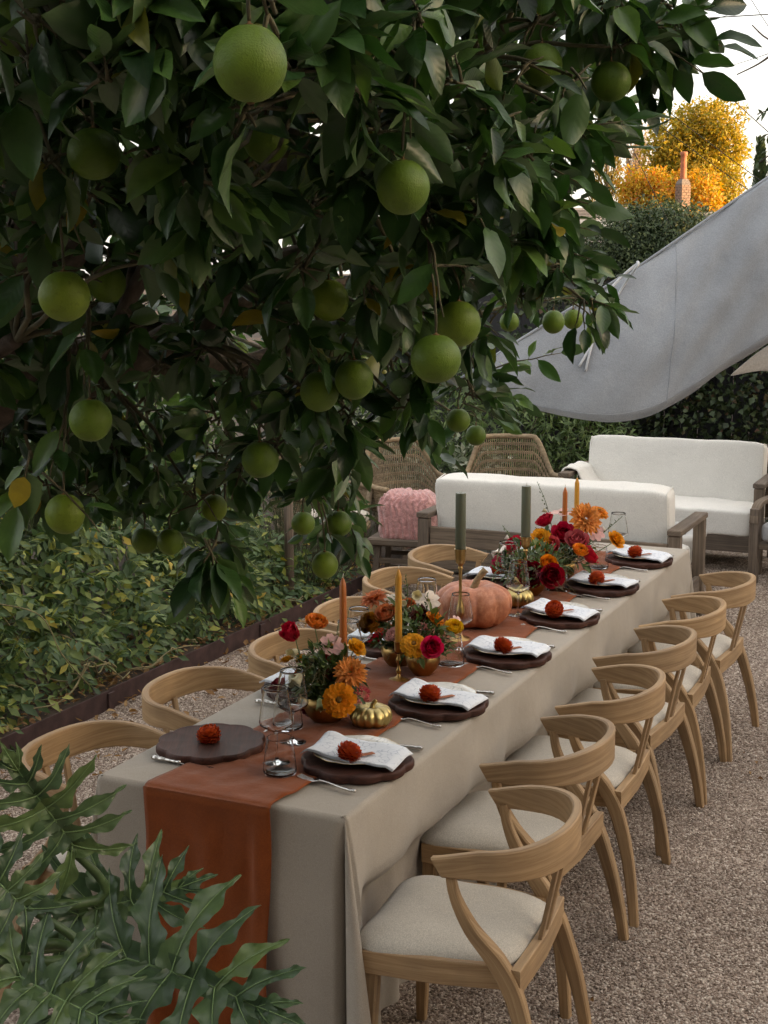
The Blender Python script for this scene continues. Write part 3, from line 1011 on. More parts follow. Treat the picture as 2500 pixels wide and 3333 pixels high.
def runner():
    m = MB()
    # path along the length: hangs at the near end, lies on the table
    prof = []
    drop = .70
    for k in range(29): prof.append((-.030-.012*math.sin(k*.22), TH+.012-drop*(1-k/28)**1.0-.004))
    prof += [(-.026, TH+.004), (-.016, TH+.0105), (.0, TH+.0125)]
    for k in range(1, 200): prof.append((.0+3.55*k/199, TH+.0105))
    n = len(prof)-1
    Wd = 30
    def fn(u, v):
        i = int(round(v*n)); y, z = prof[i]
        on = i >= 30
        s = u-.5
        w = .375+.02*sn(y*2.0)
        cx = -.012+.028*min(1, max(0, y/.5)) + .012*sn(y*1.3+2)
        x = cx+s*w
        if on:
            f = .005*abs(sn(x*10+y*3, y*9))+.007*max(0, sn(y*21+x*9, x*4))**1.5+.006*max(0, sn(y*9-x*14, y*2))**2
            if y < .06: f *= max(0, y)/.06
            if abs(s) > .47: f *= .4
            z += f
            x += .006*sn(y*13, s*3)
        else:
            d = min(1, (TH-z)/drop) if z < TH else 0
            y -= d*(.016*math.sin(x*30+1+z*2)+.009*math.sin(x*67+z*5))+.004*min(1, d*4)*sn(x*25, z*9)+.014*d
            # folded right hand edge
            y -= .016*math.exp(-((s-.40)/.05)**2)*min(1, d*6)
            x += .006*d*math.sin(z*11)
        return (x, y, z)
    m.grid(Wd, n, fn)
    return m
ro = runner().build('table_runner', M_RUNNER)
sm = ro.modifiers.new('thickness', 'SOLIDIFY'); sm.thickness = .0012; sm.offset = 1
tag(ro, 'rust orange linen runner along the table and hanging off its near end', 'table runner')

# ------------------------------------------------------------------ sofas and lounge seats
def cushion(w, d, h, bulge=.03, ex=5, nx=22, ny=10, wob=.006, seed=0):
    """soft box, centred, pillowy faces"""
    m = MB()
    N = 14
    def face(fx):
        m.grid(N, N, fx)
    def sup(p):
        x, y, z = p
        k = (abs(x)**ex+abs(y)**ex+abs(z)**ex)**(1/ex)
        s = 1/k
        X, Y, Z = x*s, y*s, z*s
        b = 1
        px, py, pz = X*w/2, Y*d/2, Z*h/2
        wv = wob*sn(px*8+seed, py*8, pz*8)
        pin = (1-max(abs(X)**6*.5, 0))
        return (px, py+(bulge*Y*(1-X*X)*(1-Z*Z) if d < h else 0)+wv*.5, pz+(bulge*Z*(1-X*X)*(1-Y*Y) if h <= d else 0)+wv)
    c = lambda u: 2*u-1
    def ease(u):
        a = 2*u-1
        return math.copysign(abs(a)**.6, a)
    face(lambda u, v: sup((ease(u), ease(v), 1)))
    face(lambda u, v: sup((ease(u), -ease(v), -1)))
    face(lambda u, v: sup((ease(u), -1, ease(v))))
    face(lambda u, v: sup((-ease(u), 1, ease(v))))
    face(lambda u, v: sup((1, ease(u), ease(v))))
    face(lambda u, v: sup((-1, -ease(u), ease(v))))
    return m
def weld(o, d=.0008):
    md = o.modifiers.new('weld', 'WELD'); md.merge_threshold = d
    return o
def sofa(loc, rz, W, label, back_h=.86, cush_w=None):
    """local: faces -Y, front legs at y = 0, depth .72"""
    t = empty('outdoor_sofa', loc, rz, label, 'sofa')
    D = .70; hw = W/2
    for sx in (-1, 1):
        for y in (.03, D-.03):
            MB().box((sx*(hw-.035), y, .305), (.07, .06, .61), 0, .004).build('leg', M_GREYWOOD, t, False)
        MB().box((sx*(hw-.035), D/2, .63), (.085, D+.01, .035), 0, .005).build('armrest', M_GREYWOOD, t, False)
        MB().box((sx*(hw-.035), D/2, .205), (.03, D-.12, .10), 0, .004).build('side_rail', M_GREYWOOD, t, False)
    for y in (.03, D-.03):
        MB().box((0, y, .205), (W-.15, .03, .115), 0, .004).build('seat_rail', M_GREYWOOD, t, False)
    for k in range(7):
        MB().box((0, .1+k*(D-.2)/6, .25), (W-.15, .055, .018), 0, .003).build('seat_slat', M_GREYWOOD, t, False)
    for z in (.50, .36):
        MB().box((0, D-.03, z), (W-.15, .028, .12), 0, .004).build('back_board', M_GREYWOOD, t, False)
    cw = (cush_w or W-.16)
    weld(cushion(cw, .62, .19, .02, 14).build('seat_cushion', M_WHITEFAB, t, loc=(0, .31, .352)))
    b = weld(cushion(cw-.01, .17, .46, .015, 14, seed=4).build('back_cushion', M_WHITEFAB, t, loc=(0, D-.17, .645)))
    b.rotation_euler.x = R(-9)
    # piping seams at both cushion ends
    for sx in (-1, 1):
        P = []
        for k in range(61):
            a = 2*math.pi*k/60
            ca, sa = math.cos(a), math.sin(a)
            e = 2/14
            P.append((sx*(cw-.01)/2*.978, .085*.925*math.copysign(abs(ca)**e, ca), .23*.935*math.copysign(abs(sa)**e, sa)))
        MB().tube(P, .0036, 5, False).build('piping', M_WHITEFAB, b)
    return t
sofa((-.735, 5.62, 0), R(180), 1.64, 'white cushioned grey wood sofa with its back to the table end')
sofa((-.545, 6.94, 0), 0, 1.49, 'white cushioned grey wood sofa facing the table under the sail', .9)

# throw over the left arm of the far sofa
def throw():
    m = MB()
    prof = [(-.07, .34), (-.068, .42), (-.064, .52), (-.058, .61), (-.045, .655), (-.01, .672), (.04, .664), (.075, .645), (.10, .60), (.14, .55), (.20, .505), (.27, .475), (.34, .462), (.40, .458)]
    P = catmull([(x, 0, z) for x, z in prof], 3)
    n = len(P)-1
    def fn(u, v):
        i = int(round(u*n)); p = P[i]
        y = (v-.5)*.40*(1-.15*math.sin(u*3))+.05*u
        return (p.x+.012*sn(y*11, u*3), y, p.z+.010*abs(sn(y*16+u*4))+.004)
    m.grid(n, 16, fn)
    return m
th = throw().build('throw_blanket', M_WHITEFAB, None, True, loc=(-1.255, 7.2, .0))
th.modifiers.new('thickness', 'SOLIDIFY').thickness = .016
th.modifiers.new('soft', 'SUBSURF').levels = 1
tag(th, 'folded cream throw draped over the left arm of the far sofa', 'blanket')

# fire table between the sofas
M_CONC = plain('concrete', (.45, .44, .42), .85, .15, 8, bumpd=.002)
fp = empty('fire_table', (-.42, 6.1, 0), 0, 'round pale concrete fire bowl between the two sofas', 'fire bowl')
MB().lathe([(.16, 0), (.22, .06), (.36, .30), (.40, .40), (.40, .425), (.30, .425), (.26, .37), (.0, .36)], 40).build('bowl', M_CONC, fp)
random.seed(5)
for k in range(9):
    a = k*2.39996; r = .06+.02*k
    MB().lathe([(0, -.03), (.03, -.02), (.045, 0), (.03, .02), (0, .03)], 9, fn=lambda a2, i: 1+.2*math.sin(a2*2+k)).build('lava_rock', M_FENCE, fp, loc=(r*math.cos(a), r*math.sin(a), .395))

# wicker armchairs
M_WICKER = wood_mat('wicker', (.17, .125, .075), (.40, .32, .215), .75, (20, 30, 30), 'Object', bumpd=0)
def wicker_chair(loc, rz, label):
    """local: faces -Y"""
    t = empty('wicker_chair', loc, rz, label, 'armchair', 'wicker armchairs by the shrubs')
    # shell path in plan: arm front left -> back -> arm front right
    def shell(u, v):
        a = 2*u-1                      # -1..1 around
        th = a*R(118)
        rx, ry = .33+.03*v, .30+.02*v
        x = rx*math.sin(th); y = .02+ry*math.cos(th)
        k = max(0, 1-abs(a)/.52); k = min(1, k*1.9)
        k = k*k*(3-2*k)
        top = .60+.27*k-.05*max(0, abs(a)-.75)
        z = .36+(top-.36)*v
        lean = .09*v*max(0, math.cos(th))
        return Vector((x*(1+.06*v), y+lean, z))
    # upright canes, grouped in the weave bands
    canes = MB()
    nb = 92
    for i in range(nb):
        u = (i+.5)/nb
        pts = []
        for j in range(13):
            p = shell(u, j/12)
            nrm = Vector((p.x, p.y, 0)).normalized()
            pts.append(p+nrm*(.0045*math.sin(j*1.5708*2+(i % 2)*math.pi)))
        canes.tube(pts, .0046, 4)
    c = canes.build('upright_canes', M_WICKER, t); c['kind'] = 'stuff'
    for j in range(1, 8):
        P = [shell(i/60, j/8)+Vector((0, 0, 0)) for i in range(61)]
        for off in (0, .012):
            q = [Vector((p.x*(1.012), p.y*1.012, p.z+off)) for p in P]
            MB().tube(q, .005, 5).build('weave_band', M_WICKER, t)
    P = [shell(i/60, 1.0) for i in range(61)]
    MB().tube(P, .019, 8).build('rim_roll', M_WICKER, t)
    for i in (0, 60):
        MB().tube([shell(i/60, 0), shell(i/60, 1)], .019, 8).build('arm_end', M_WICKER, t)
    MB().tube([shell(i/60, 0) for i in range(61)], .017, 6).build('base_roll', M_WICKER, t)
    MB().lathe([(.0, .31), (.30, .31), (.33, .34), (.33, .37), (0, .375)], 30, c=(0, .02, 0)).build('seat', M_WICKER, t)
    for x in (-.22, .22):
        for y in (-.16, .22):
            MB().band([(x*1.1, y*1.1, 0), (x, y, .33)], .035, .035, lambda i: (1, 0, 0), .2).build('leg', M_GREYWOOD, t, True, 40)
    weld(cushion(.5, .46, .08, .015, 5).build('seat_cushion', M_SEATFAB, t, loc=(0, -.02, .41)))
    return t
wicker_chair((-1.62, 6.80, 0), R(22), 'wicker armchair with tall back between sofa and green shrub')
wicker_chair((-2.16, 6.35, 0), R(55), 'wicker armchair left of centre half hidden by orange leaves')
wicker_chair((-2.62, 5.75, 0), R(75), 'leftmost wicker armchair mostly hidden behind the pink knit throw')

# stool with pink knit throw
st_ = empty('wooden_stool', (-1.86, 5.45, 0), R(8), 'grey wooden stool under the pink knit throw beside the sofa', 'stool')
for x in (-.16, .16):
    for y in (-.13, .13):
        MB().band([(x*1.18, y*1.15, 0), (x, y, .36)], .04, .04, lambda i: (1, 0, 0), .2).build('leg', M_GREYWOOD, st_, True, 40)
for z in (.14, .24):
    for s in (-1, 1):
        MB().box((0, s*.14, z), (.32, .022, .03)).build('stretcher', M_GREYWOOD, st_, False)
MB().box((0, 0, .365), (.46, .36, .05), 0, .01).build('seat', M_GREYWOOD, st_, False)
def knit():
    m = MB()
    def ring(a, v):
        pass
    NU, NV = 90, 60
    def fn(u, v):
        a = 2*math.pi*u
        # loaf shaped bundle
        e = .55
        ca, sa = math.cos(a), math.sin(a)
        x = (2*v-1)
        k = (1-abs(x)**4)**.35 if abs(x) < 1 else 0
        Y = .15*math.copysign(abs(ca)**e, ca)*k
        Z = .155*math.copysign(abs(sa)**e, sa)*k
        rib = .011*math.sin(v*62+2.2*math.sin(a*5))*math.sin(a*7+.8*math.sin(v*14))
        nrm = Vector((0, Y, Z)); nrm = nrm.normalized() if nrm.length > 1e-5 else Vector((0, 0, 1))
        return (x*.20+.008*sn(a*2, v*6), Y+nrm.y*rib, Z+nrm.z*rib+.012*sn(v*7, a)-(.05 if sa < -.2 and ca < 0 else 0)*k)
    m.grid(NU, NV, fn)
    return m
kn = knit().build('knit_throw', M_PINKKNIT, None, True, loc=(-1.84, 5.44, .535), rot=(0, 0, R(8)))
tag(kn, 'chunky pink knit throw bundled on the stool left of the near sofa', 'blanket')

# wooden chair cut by the right edge
ec = empty('lounge_chair', (.50, 6.86, 0), R(-8), 'grey wood lounge chair with grey cushion cut by the right edge', 'armchair')
for x in (-.27, .27):
    for y in (-.25, .28):
        MB().box((x, y, .26), (.06, .055, .52), 0, .004).build('leg', M_GREYWOOD, ec, False)
    P = catmull([(x, -.27, .42), (x, -.25, .50), (x, -.16, .545), (x, .1, .55), (x, .3, .55)], 4)
    MB().band(P, .06, .03, lambda i: (1, 0, 0), .25).build('armrest', M_GREYWOOD, ec, True, 40)
MB().box((0, 0, .26), (.5, .5, .04), 0, .005).build('seat_frame', M_GREYWOOD, ec, False)
weld(cushion(.48, .52, .13, .015, 6).build('seat_cushion', fabric_mat('grey_cushion', (.33, .33, .33)), ec, loc=(0, -.02, .355)))
MB().box((0, .29, .55), (.5, .03, .4), 0, .005).build('back_panel', M_GREYWOOD, ec, False)

# ------------------------------------------------------------------ shade sail
def sail():
    m = MB()
    top = catmull([(-1.391, 5.144, 1.442), (-1.106, 5.315, 1.653), (-.384, 5.743, 2.158), (.282, 6.149, 2.679), (1.6, 6.95, 3.7)], 12)
    bot = catmull([(-1.391, 5.144, 1.432), (-1.217, 5.211, 1.371), (-.95, 5.316, 1.27), (-.554, 5.484, 1.192), (-.295, 5.61, 1.225), (-.069, 5.738, 1.351), (.103, 5.844, 1.491), (.349, 5.992, 1.674), (1.6, 6.8, 2.62)], 6)
    n = 48
    def samp(P, u):
        x = u*(len(P)-1); i = min(int(x), len(P)-2)
        return P[i].lerp(P[i+1], x-i)
    # same x station on both edges
    def byx(P, x):
        for i in range(len(P)-1):
            if P[i].x <= x <= P[i+1].x:
                return P[i].lerp(P[i+1], (x-P[i].x)/max(1e-6, P[i+1].x-P[i].x))
        return P[-1]
    def fn(u, v):
        x = -1.388+2.95*u
        a, b = byx(top, x), byx(bot, x)
        p = a.lerp(b, v)
        bil = math.sin(math.pi*min(1, v*.9))*min(1, (a.z-b.z)*1.1)
        n2 = Vector((.45, -.85, -.1))
        p = p+n2*(.10*bil)
        fold = .011*math.sin((x*1.0-p.z*.55)*30+sn(x*3)*2)*(.25+.75*min(1, max(0, (x+.5)*1.4)))+.022*sn(x*2.2, p.z*3)
        p += n2*fold
        # bottom edge turns under
        if v > .93: p += Vector((-.04, .12, .0))*((v-.93)/.07)**2
        return p
    m.grid(90, 44, fn)
    return m, fn
sl = empty('shade_sail', (-.2, 5.6, 2.0), 0, 'slack grey canvas shade sail hanging over the lounge seats', 'shade sail')
sail_m, sail_fn = sail()
so = sail_m.build('canvas', M_SAIL, sl, True, loc=(.2, -5.6, -2.0))
so.modifiers.new('thickness', 'SOLIDIFY').thickness = .004
# hem rope along the taut edge
MB().tube([Vector(p)-Vector((-.2, 5.6, 2.0)) for p in ((-1.391, 5.142, 1.445), (-1.106, 5.312, 1.658), (-.384, 5.740, 2.163), (.282, 6.146, 2.684), (1.6, 6.947, 3.705))], .009, 6).build('hem', M_SAIL, sl)
def off(p): return Vector(p)-Vector((-.2, 5.6, 2.0))
TIE = Vector((.055, -.125, -.01))
bv_ = BVHTree.FromPolygons([tuple(v.co) for v in so.data.vertices], [tuple(p.vertices) for p in so.data.polygons])
N2_ = Vector((.45, -.85, -.1)).normalized()
def on_canvas(p, lift):
    h = bv_.ray_cast(Vector(p)+N2_*1.2, -N2_, 3)
    return (h[0]+N2_*lift if h[0] is not None else Vector(p))-Vector((-.2, 5.6, 2.0))
for P in ([(-.40, 5.66, 2.17), (-.37, 5.55, 2.15), (-.375, 5.46, 2.02), (-.45, 5.38, 1.86), (-.54, 5.34, 1.74), (-.55, 5.33, 1.66), (-.63, 5.30, 1.53)],
          [(-.40, 5.66, 2.16), (-.46, 5.60, 2.10), (-.53, 5.5, 2.0), (-.545, 5.42, 1.86), (-.535, 5.36, 1.75), (-.545, 5.34, 1.68), (-.56, 5.32, 1.62), (-.585, 5.30, 1.50)]):
    MB().tube(catmull([off(P[0])]+[on_canvas(p, .014+.01*(i % 2)) for i, p in enumerate(P[1:])], 5), .0085, 6).build('tie_cord', M_ROPE, sl)
MB().lathe([(0, -.016), (.014, -.01), (.018, 0), (.014, .01), (0, .016)], 8, c=on_canvas((-.545, 5.345, 1.71), .016)).build('cord_knot', M_ROPE, sl)
for u_ in (.40, .72):
    MB().tube([Vector(sail_fn(u_, i/40))+Vector((.002, -.004, 0))-Vector((-.2, 5.6, 2.0)) for i in range(41)], .0035, 5).build('seam', M_SAIL, sl)
MB().tube([Vector(sail_fn(i/90, .93))+Vector((.001, -.003, 0))-Vector((-.2, 5.6, 2.0)) for i in range(91)], .0028, 5).build('hem', M_SAIL, sl)
# post that carries the high corner, outside the frame
po = MB().tube([(1.68, 7.0, 0), (1.68, 7.0, 3.9)], .06, 12).build('sail_post', M_GREYWOOD)
tag(po, 'weathered round post carrying the high corner of the sail', 'post')
po2 = MB().tube([(-2.3, 4.62, 0), (-2.3, 4.62, 1.12)], .03, 10).build('sail_post', M_GREYWOOD)
tag(po2, 'short stake holding the low corner of the sail behind the orange tree', 'post')
# second sail panel, paler, at the right edge
def sail2():
    m = MB()
    lo = catmull([(.10, 6.13, 1.455), (.31, 6.26, 1.48), (.40, 6.32, 1.36), (.52, 6.40, 1.26), (1.5, 7.0, .95)], 8)
    hi = catmull([(.12, 6.10, 1.475), (.25, 6.20, 1.60), (.42, 6.30, 1.72), (.55, 6.38, 1.80), (1.5, 6.95, 2.35)], 8)
    n = len(lo)-1
    def fn(u, v):
        i = int(round(u*n))
        p = hi[i].lerp(lo[i], v)
        return p+Vector((.45, -.85, 0))*(.05*math.sin(math.pi*v)*u+.010*math.sin(v*14+u*9)*u)
    m.grid(n, 20, fn)
    return m
s2 = sail2().build('shade_sail', fabric_mat('pale_sailcloth', (.56, .53, .49), .9, 260, .06, 2))
s2.modifiers.new('thickness', 'SOLIDIFY').thickness = .004
tag(s2, 'paler fold of a second canvas sail at the right edge', 'shade sail')

# ------------------------------------------------------------------ tableware materials
def glass_mat():
    m, nt, b = new_mat('clear_glass')
    b.inputs['Base Color'].default_value = (.97, .98, .98, 1)
    b.inputs['Roughness'].default_value = .01
    b.inputs['Transmission Weight'].default_value = 1.0
    b.inputs['IOR'].default_value = 1.28
    return m
M_GLASS = glass_mat()
M_SILVER = plain('silverware', (.62, .60, .57), .25, .12, 40, metal=1.0)
M_BRASS = plain('aged_brass', (.40, .26, .10), .36, .3, 18, metal=1.0, bumpd=.0006, bscale=60)
M_GOLD = plain('gold_leaf', (.50, .39, .16), .36, .3, 22, metal=1.0, bumpd=.0012, bscale=50)
def printed(name, base, ink, scale, lo, hi, rough=.5, rim=None):
    m, nt, b = new_mat(name)
    v = coords(nt)
    n = noise(nt, scale, 6, v, .7)
    vo = nd(nt, 'ShaderNodeTexVoronoi'); vo.feature = 'DISTANCE_TO_EDGE'; vo.inputs['Scale'].default_value = scale*1.8
    nt.links.new(v, vo.inputs['Vector'])
    r = ramp(nt, n.outputs[0], [(lo, base), (hi, ink)])
    r2 = ramp(nt, vo.outputs['Distance'], [(.03, (0, 0, 0)), (.09, (1, 1, 1))])
    mx = nd(nt, 'ShaderNodeMix', data_type='RGBA'); mx.inputs[7].default_value = (*base, 1)
    nt.links.new(r2.outputs[0], mx.inputs[0]); nt.links.new(r.outputs[0], mx.inputs[6])
    nt.links.new(mx.outputs[2], b.inputs['Base Color'])
    b.inputs['Roughness'].default_value = rough
    return m
M_PLATE = printed('floral_china', (.72, .71, .67), (.36, .38, .37), 34, .50, .60, .12)
M_NAPKIN = printed('printed_napkin', (.72, .75, .80), (.46, .50, .58), 30, .46, .60, .9)
M_DAHLIA = leaf_mat('rust_dahlia', [(0, (.34, .034, .007)), (1, (.56, .085, .016))], .6, .2, .3)
M_STEMRUST = plain('rust_ribbon', (.30, .105, .05), .7, .15)

# ------------------------------------------------------------------ shared meshes
def charger_mesh():
    m = MB()
    sc = lambda a, i: 1-.075*(1-abs(math.cos(a*5)))**1.0*.9
    R0 = .159
    prof = [(.001, .0), (R0*.955, .0), (R0*.985, .003), (R0, .008), (R0, .019), (R0*.99, .0235), (R0*.965, .0255), (R0*.93, .024), (R0*.9, .0232), (.001, .0232)]
    m.lathe(prof, 120, fn=lambda a, i: 1 if i in (0, 9) else sc(a, i))
    return m.mesh('charger', M_DARKWOOD, True, 50)
def plate_mesh():
    m = MB()
    sc = lambda a, i: 1-.03*(1-abs(math.cos(a*6)))
    prof = [(.001, .004), (.062, .004), (.066, .0), (.072, .0), (.095, .008), (.121, .0165), (.1235, .018), (.1215, .0195), (.095, .0115), (.074, .0065), (.001, .0065)]
    m.lathe(prof, 96, fn=lambda a, i: sc(a, i) if 4 <= i <= 8 else 1)
    return m.mesh('plate', M_PLATE, True)
M_GILT = plain('gilt_rim', (.62, .45, .2), .3, .1, 20, metal=1.0)
def rim_mesh():
    P = []
    for k in range(97):
        a = 2*math.pi*k/96; r = .1237*(1-.03*(1-abs(math.cos(a*6))))
        P.append((r*math.cos(a), r*math.sin(a), .0184))
    return MB().tube(P, .0009, 4, False).mesh('gilt_rim', M_GILT)
def napkin_mesh(seed):
    """folded rectangle lying on the plate, long side along X"""
    random.seed(seed)
    m = MB()
    ph = random.uniform(0, 9)
    def fn_layer(zo, sh, shrink):
        def fn(u, v):
            x = (u-.5)*.275*shrink; y = (v-.5)*.152*shrink
            x += sh*.4
            r = math.hypot(x, y)
            sag = -.016*max(0, abs(x)-.118)/.03 - .004*math.exp(-(x/.05)**2)
            z = .0225+zo+sag+.003*sn(x*18+ph, y*16)+.004*sn(x*7+ph*2, y*11)
            if u < .25: z += .008*math.sin((.25-u)*9)
            z += .006*max(0, v-.8)*5*math.sin(u*3+ph)
            y += .006*sn(x*12+ph)
            return (x, y, max(z, .0035+zo))
        return fn
    for k, zo in enumerate((0, .0022, .0045)):
        m.grid(26, 16, fn_layer(zo, .006*k, 1-.008*k), lambda u, v: (u, v))
    return m.mesh('napkin', M_NAPKIN, True)
def pompom_mesh(r=.0285):
    m = MB()
    N = 84
    for k in range(N):
        t = (k+.5)/N
        ph = math.acos(1-1.86*t); a = k*2.399963
        d = Vector((math.sin(ph)*math.cos(a), math.sin(ph)*math.sin(a), math.cos(ph)))
        l = r*(.36+.40*math.sin(min(ph, 1.9)))
        w = l*1.0
        X = d.cross(Vector((0, 0, 1))); X = X.normalized() if X.length > 1e-3 else Vector((1, 0, 0))
        up = (X.cross(d)).normalized()          # towards the crown
        b = d*r*.62
        c = d*(r*.62+l*.95)
        vs = [b-X*w*.22, b+X*w*.22, b+d*l*.62+X*w*.52-up*l*.12, c+X*w*.22+up*l*.12, c-X*w*.22+up*l*.12, b+d*l*.62-X*w*.52-up*l*.12, b+d*l*.55-up*l*.36]
        m.add([v+Vector((0, 0, r*.86)) for v in vs], [(0, 1, 6), (1, 2, 6), (2, 3, 6), (3, 4, 6), (4, 5, 6), (5, 0, 6)])
    m.lathe([(0, -.6*r), (.45*r, -.4*r), (.55*r, 0), (.42*r, .4*r), (0, .58*r)], 12, c=(0, 0, r*.86))
    return m.mesh('petals', M_DAHLIA, False)
def fork_meshes():
    h = MB()
    P = catmull([(-.095, 0, .006), (-.088, 0, .0065), (-.05, 0, .007), (-.01, 0, .010), (.02, 0, .010)], 6)
    w = interp([.009, .012, .0075, .005, .007], 6); th = interp([.006, .0075, .0055, .004, .0032], 6)
    w = [a*(1+.12*math.sin(i*2.1)) for i, a in enumerate(w)]
    h.band(P, w, th, lambda i: (0, 1, 0), .45)
    h.lathe([(0, -.0045), (.004, -.0035), (.0052, 0), (.004, .0035), (0, .0045)], 8, c=(-.099, 0, .007))
    b = MB()
    P = catmull([(.018, 0, .0098), (.03, 0, .0065), (.048, 0, .0045)], 4)
    b.band(P, interp([.008, .021, .023], 4), .0022, lambda i: (0, 1, 0), .3)
    for k in range(4):
        y = -.0088+k*.00587
        b.band([(.047, y, .0045), (.07, y, .0045), (.094, y*.96, .0085)], interp([.0036, .0026], 2)[:3], .0018, lambda i: (0, 1, 0), .3)
    return h.mesh('handle', M_SILVER, True, 60), b.mesh('tines', M_SILVER, True, 60)
def knife_meshes():
    h = MB()
    P = catmull([(-.118, 0, .0075), (-.108, 0, .0078), (-.06, 0, .0075), (-.028, 0, .0075)], 7)
    w = interp([.010, .0165, .011, .013], 7)
    w = [a*(1+.13*math.sin(i*1.9)) for i, a in enumerate(w)]
    h.band(P, w, [a*.72 for a in w], lambda i: (0, 1, 0), .5)
    h.lathe([(0, -.005), (.006, -.004), (.0078, 0), (.006, .004), (0, .005)], 10, c=(-.026, 0, .0075), M=Matrix.Rotation(R(90), 3, 'Y'))
    b = MB()
    b.band(catmull([(-.024, 0, .0075), (.0, .001, .0055), (.07, .002, .0045), (.112, -.001, .0038), (.122, -.004, .0036)], 5), interp([.010, .015, .018, .014, .003], 5), .0018, lambda i: (0, 1, 0), .3)
    return h.mesh('handle', M_SILVER, True, 60), b.mesh('blade', M_SILVER, True, 60)
ME_CH, ME_PL, ME_RIM = charger_mesh(), plate_mesh(), rim_mesh()
ME_NAP = [napkin_mesh(s) for s in (1, 2, 3, 4, 5)]
ME_POM = pompom_mesh()
ME_FH, ME_FT = fork_meshes()
ME_KH, ME_KB = knife_meshes()
ME_STEM = MB().band(catmull([(0, 0, 0), (.03, 0, .002), (.070, .004, .001)], 3), .016, .002, lambda i: (0, 1, 0), .3).mesh('stem', M_STEMRUST)

ZT = TH+.0045
def setting(side, k, x, y, full=True):
    random.seed(100+k+(50 if side == 'left' else 0))
    who = '%s place on the %s side' % (ORD[k], 'gravel' if side == 'right' else 'hedge')
    s = 1 if side == 'right' else -1
    zt = ZT+.003
    c = place('charger_board', ME_CH, None, (x, y, zt), (R(.3), 0, random.uniform(0, 6.28)))
    tag(c, 'scalloped dark walnut charger board at the '+who, 'charger', 'scalloped chargers')
    z = zt+.0235
    if full:
        p = place('dinner_plate', ME_PL, None, (x-.008*s, y+.014, z), (0, 0, random.uniform(0, 6.28)))
        tag(p, 'white scalloped plate with floral print at the '+who, 'plate', 'floral plates')
        place('gilt_rim', ME_RIM, p)
        n = place('napkin', ME_NAP[(k*2+(side == 'left')) % 5], None, (x+.002*s, y-.010, z+.0005), (R(random.uniform(-1, 1)), R(random.uniform(-1.5, 1.5)), R(random.uniform(-12, 8)+(0 if side == 'right' else 180))))
        tag(n, 'folded white printed napkin on the plate at the '+who, 'napkin', 'folded napkins')
        sf = n.modifiers.new('thickness', 'SOLIDIFY'); sf.thickness = .0011
        zf = z+.0265
    else:
        zf = z
    fx, fy = (x+.008, y-.088 if side == 'right' else y-.03) if full else (x+.004, y-.005)
    d = empty('dahlia_bloom', (fx, fy, zf-.002), random.uniform(0, 6.28), 'rust red pompom dahlia lying at the '+who, 'flower', 'pompom dahlias on the plates')
    q = place('petals', ME_POM, d, (0, 0, 0), (R(random.uniform(10, 40)), R(random.uniform(-20, 20)), 0), (.98, .98, .92))
    if full:
        sgn = -d.rotation_euler.z
        st = place('stem', ME_STEM, d, Vector((.016*math.cos(sgn+.9), .016*math.sin(sgn+.9), .003)), (0, 0, sgn+R(52)))
    yf = y-.172*s if full else y+.175
    f = empty('dinner_fork', (x+(-.012 if side == 'right' else -.01), yf, zt), R(180-11 if side == 'right' else 4)+R(random.uniform(-3, 3)), 'silver fork with ornate handle at the '+who, 'fork', 'silver forks')
    place('handle', ME_FH, f); place('tines', ME_FT, f)
    yk = y+.178*s if full or side == 'right' else y-.155
    kf = empty('dinner_knife', (x+(.0 if side == 'right' else .018), yk, zt), R(180+4 if side == 'right' else 0)+R(random.uniform(-3, 3)), 'silver knife with ornate handle at the '+who, 'knife', 'silver knives')
    place('handle', ME_KH, kf); place('blade', ME_KB, kf)
RY = [.35, .935, 1.565, 2.175, 2.765, 3.385]
for k, y in enumerate(RY): setting('right', k, .245, y)
LY = [.31, .92, 1.53, 2.13, 2.72, 3.33]
for k, y in enumerate(LY): setting('left', k, -.205, y, k != 0)

# ------------------------------------------------------------------ glasses
def wine_meshes():
    b = MB()
    out = [(.004, .088), (.010, .0915), (.028, .101), (.0455, .113), (.0478, .121), (.046, .135), (.040, .175), (.0345, .212), (.0335, .218)]
    inn = [(.0323, .218), (.0333, .212), (.0388, .175), (.0447, .135), (.0464, .121), (.0442, .1145), (.027, .103), (.009, .0935), (.0, .0932)]
    b.lathe(out+inn, 40)
    s = MB().lathe([(.0, .0006), (.038, .0006), (.0392, .0014), (.038, .0022), (.012, .0042), (.0052, .009), (.0038, .02), (.0034, .05), (.0036, .08), (.0052, .089), (.0, .0905)], 32)
    return b.mesh('bowl', M_GLASS, True), s.mesh('stem_and_foot', M_GLASS, True)
def tumbler_mesh():
    out = [(.0, .0005), (.040, .0005), (.045, .003), (.0468, .009), (.0455, .02), (.041, .06), (.0355, .100), (.0352, .1025)]
    inn = [(.0340, .1025), (.0343, .100), (.0398, .06), (.0443, .02), (.0448, .011), (.042, .0062), (.0, .0052)]
    return MB().lathe(out+inn, 40).mesh('tumbler', M_GLASS, True)
ME_WB, ME_WS = wine_meshes()
ME_TB = tumbler_mesh()
ZR = TH+.0135
def wine(x, y, label, s=1.0):
    t = empty('wine_glass', (x, y, ZR), random.uniform(0, 6), label, 'wine glass', 'stemmed wine glasses')
    place('bowl', ME_WB, t, scale=(s, s, s)); place('stem_and_foot', ME_WS, t, scale=(s, s, s))
def tumbler(x, y, label):
    o = place('tumbler_glass', ME_TB, None, (x, y, ZR), (0, 0, random.uniform(0, 6)))
    tag(o, label, 'glass', 'stemless tumblers')
wine(.038, .262, 'clear wine glass standing just behind the foremost tumbler')
wine(-.006, .437, 'clear wine glass second from the camera beside the near flower bowl')
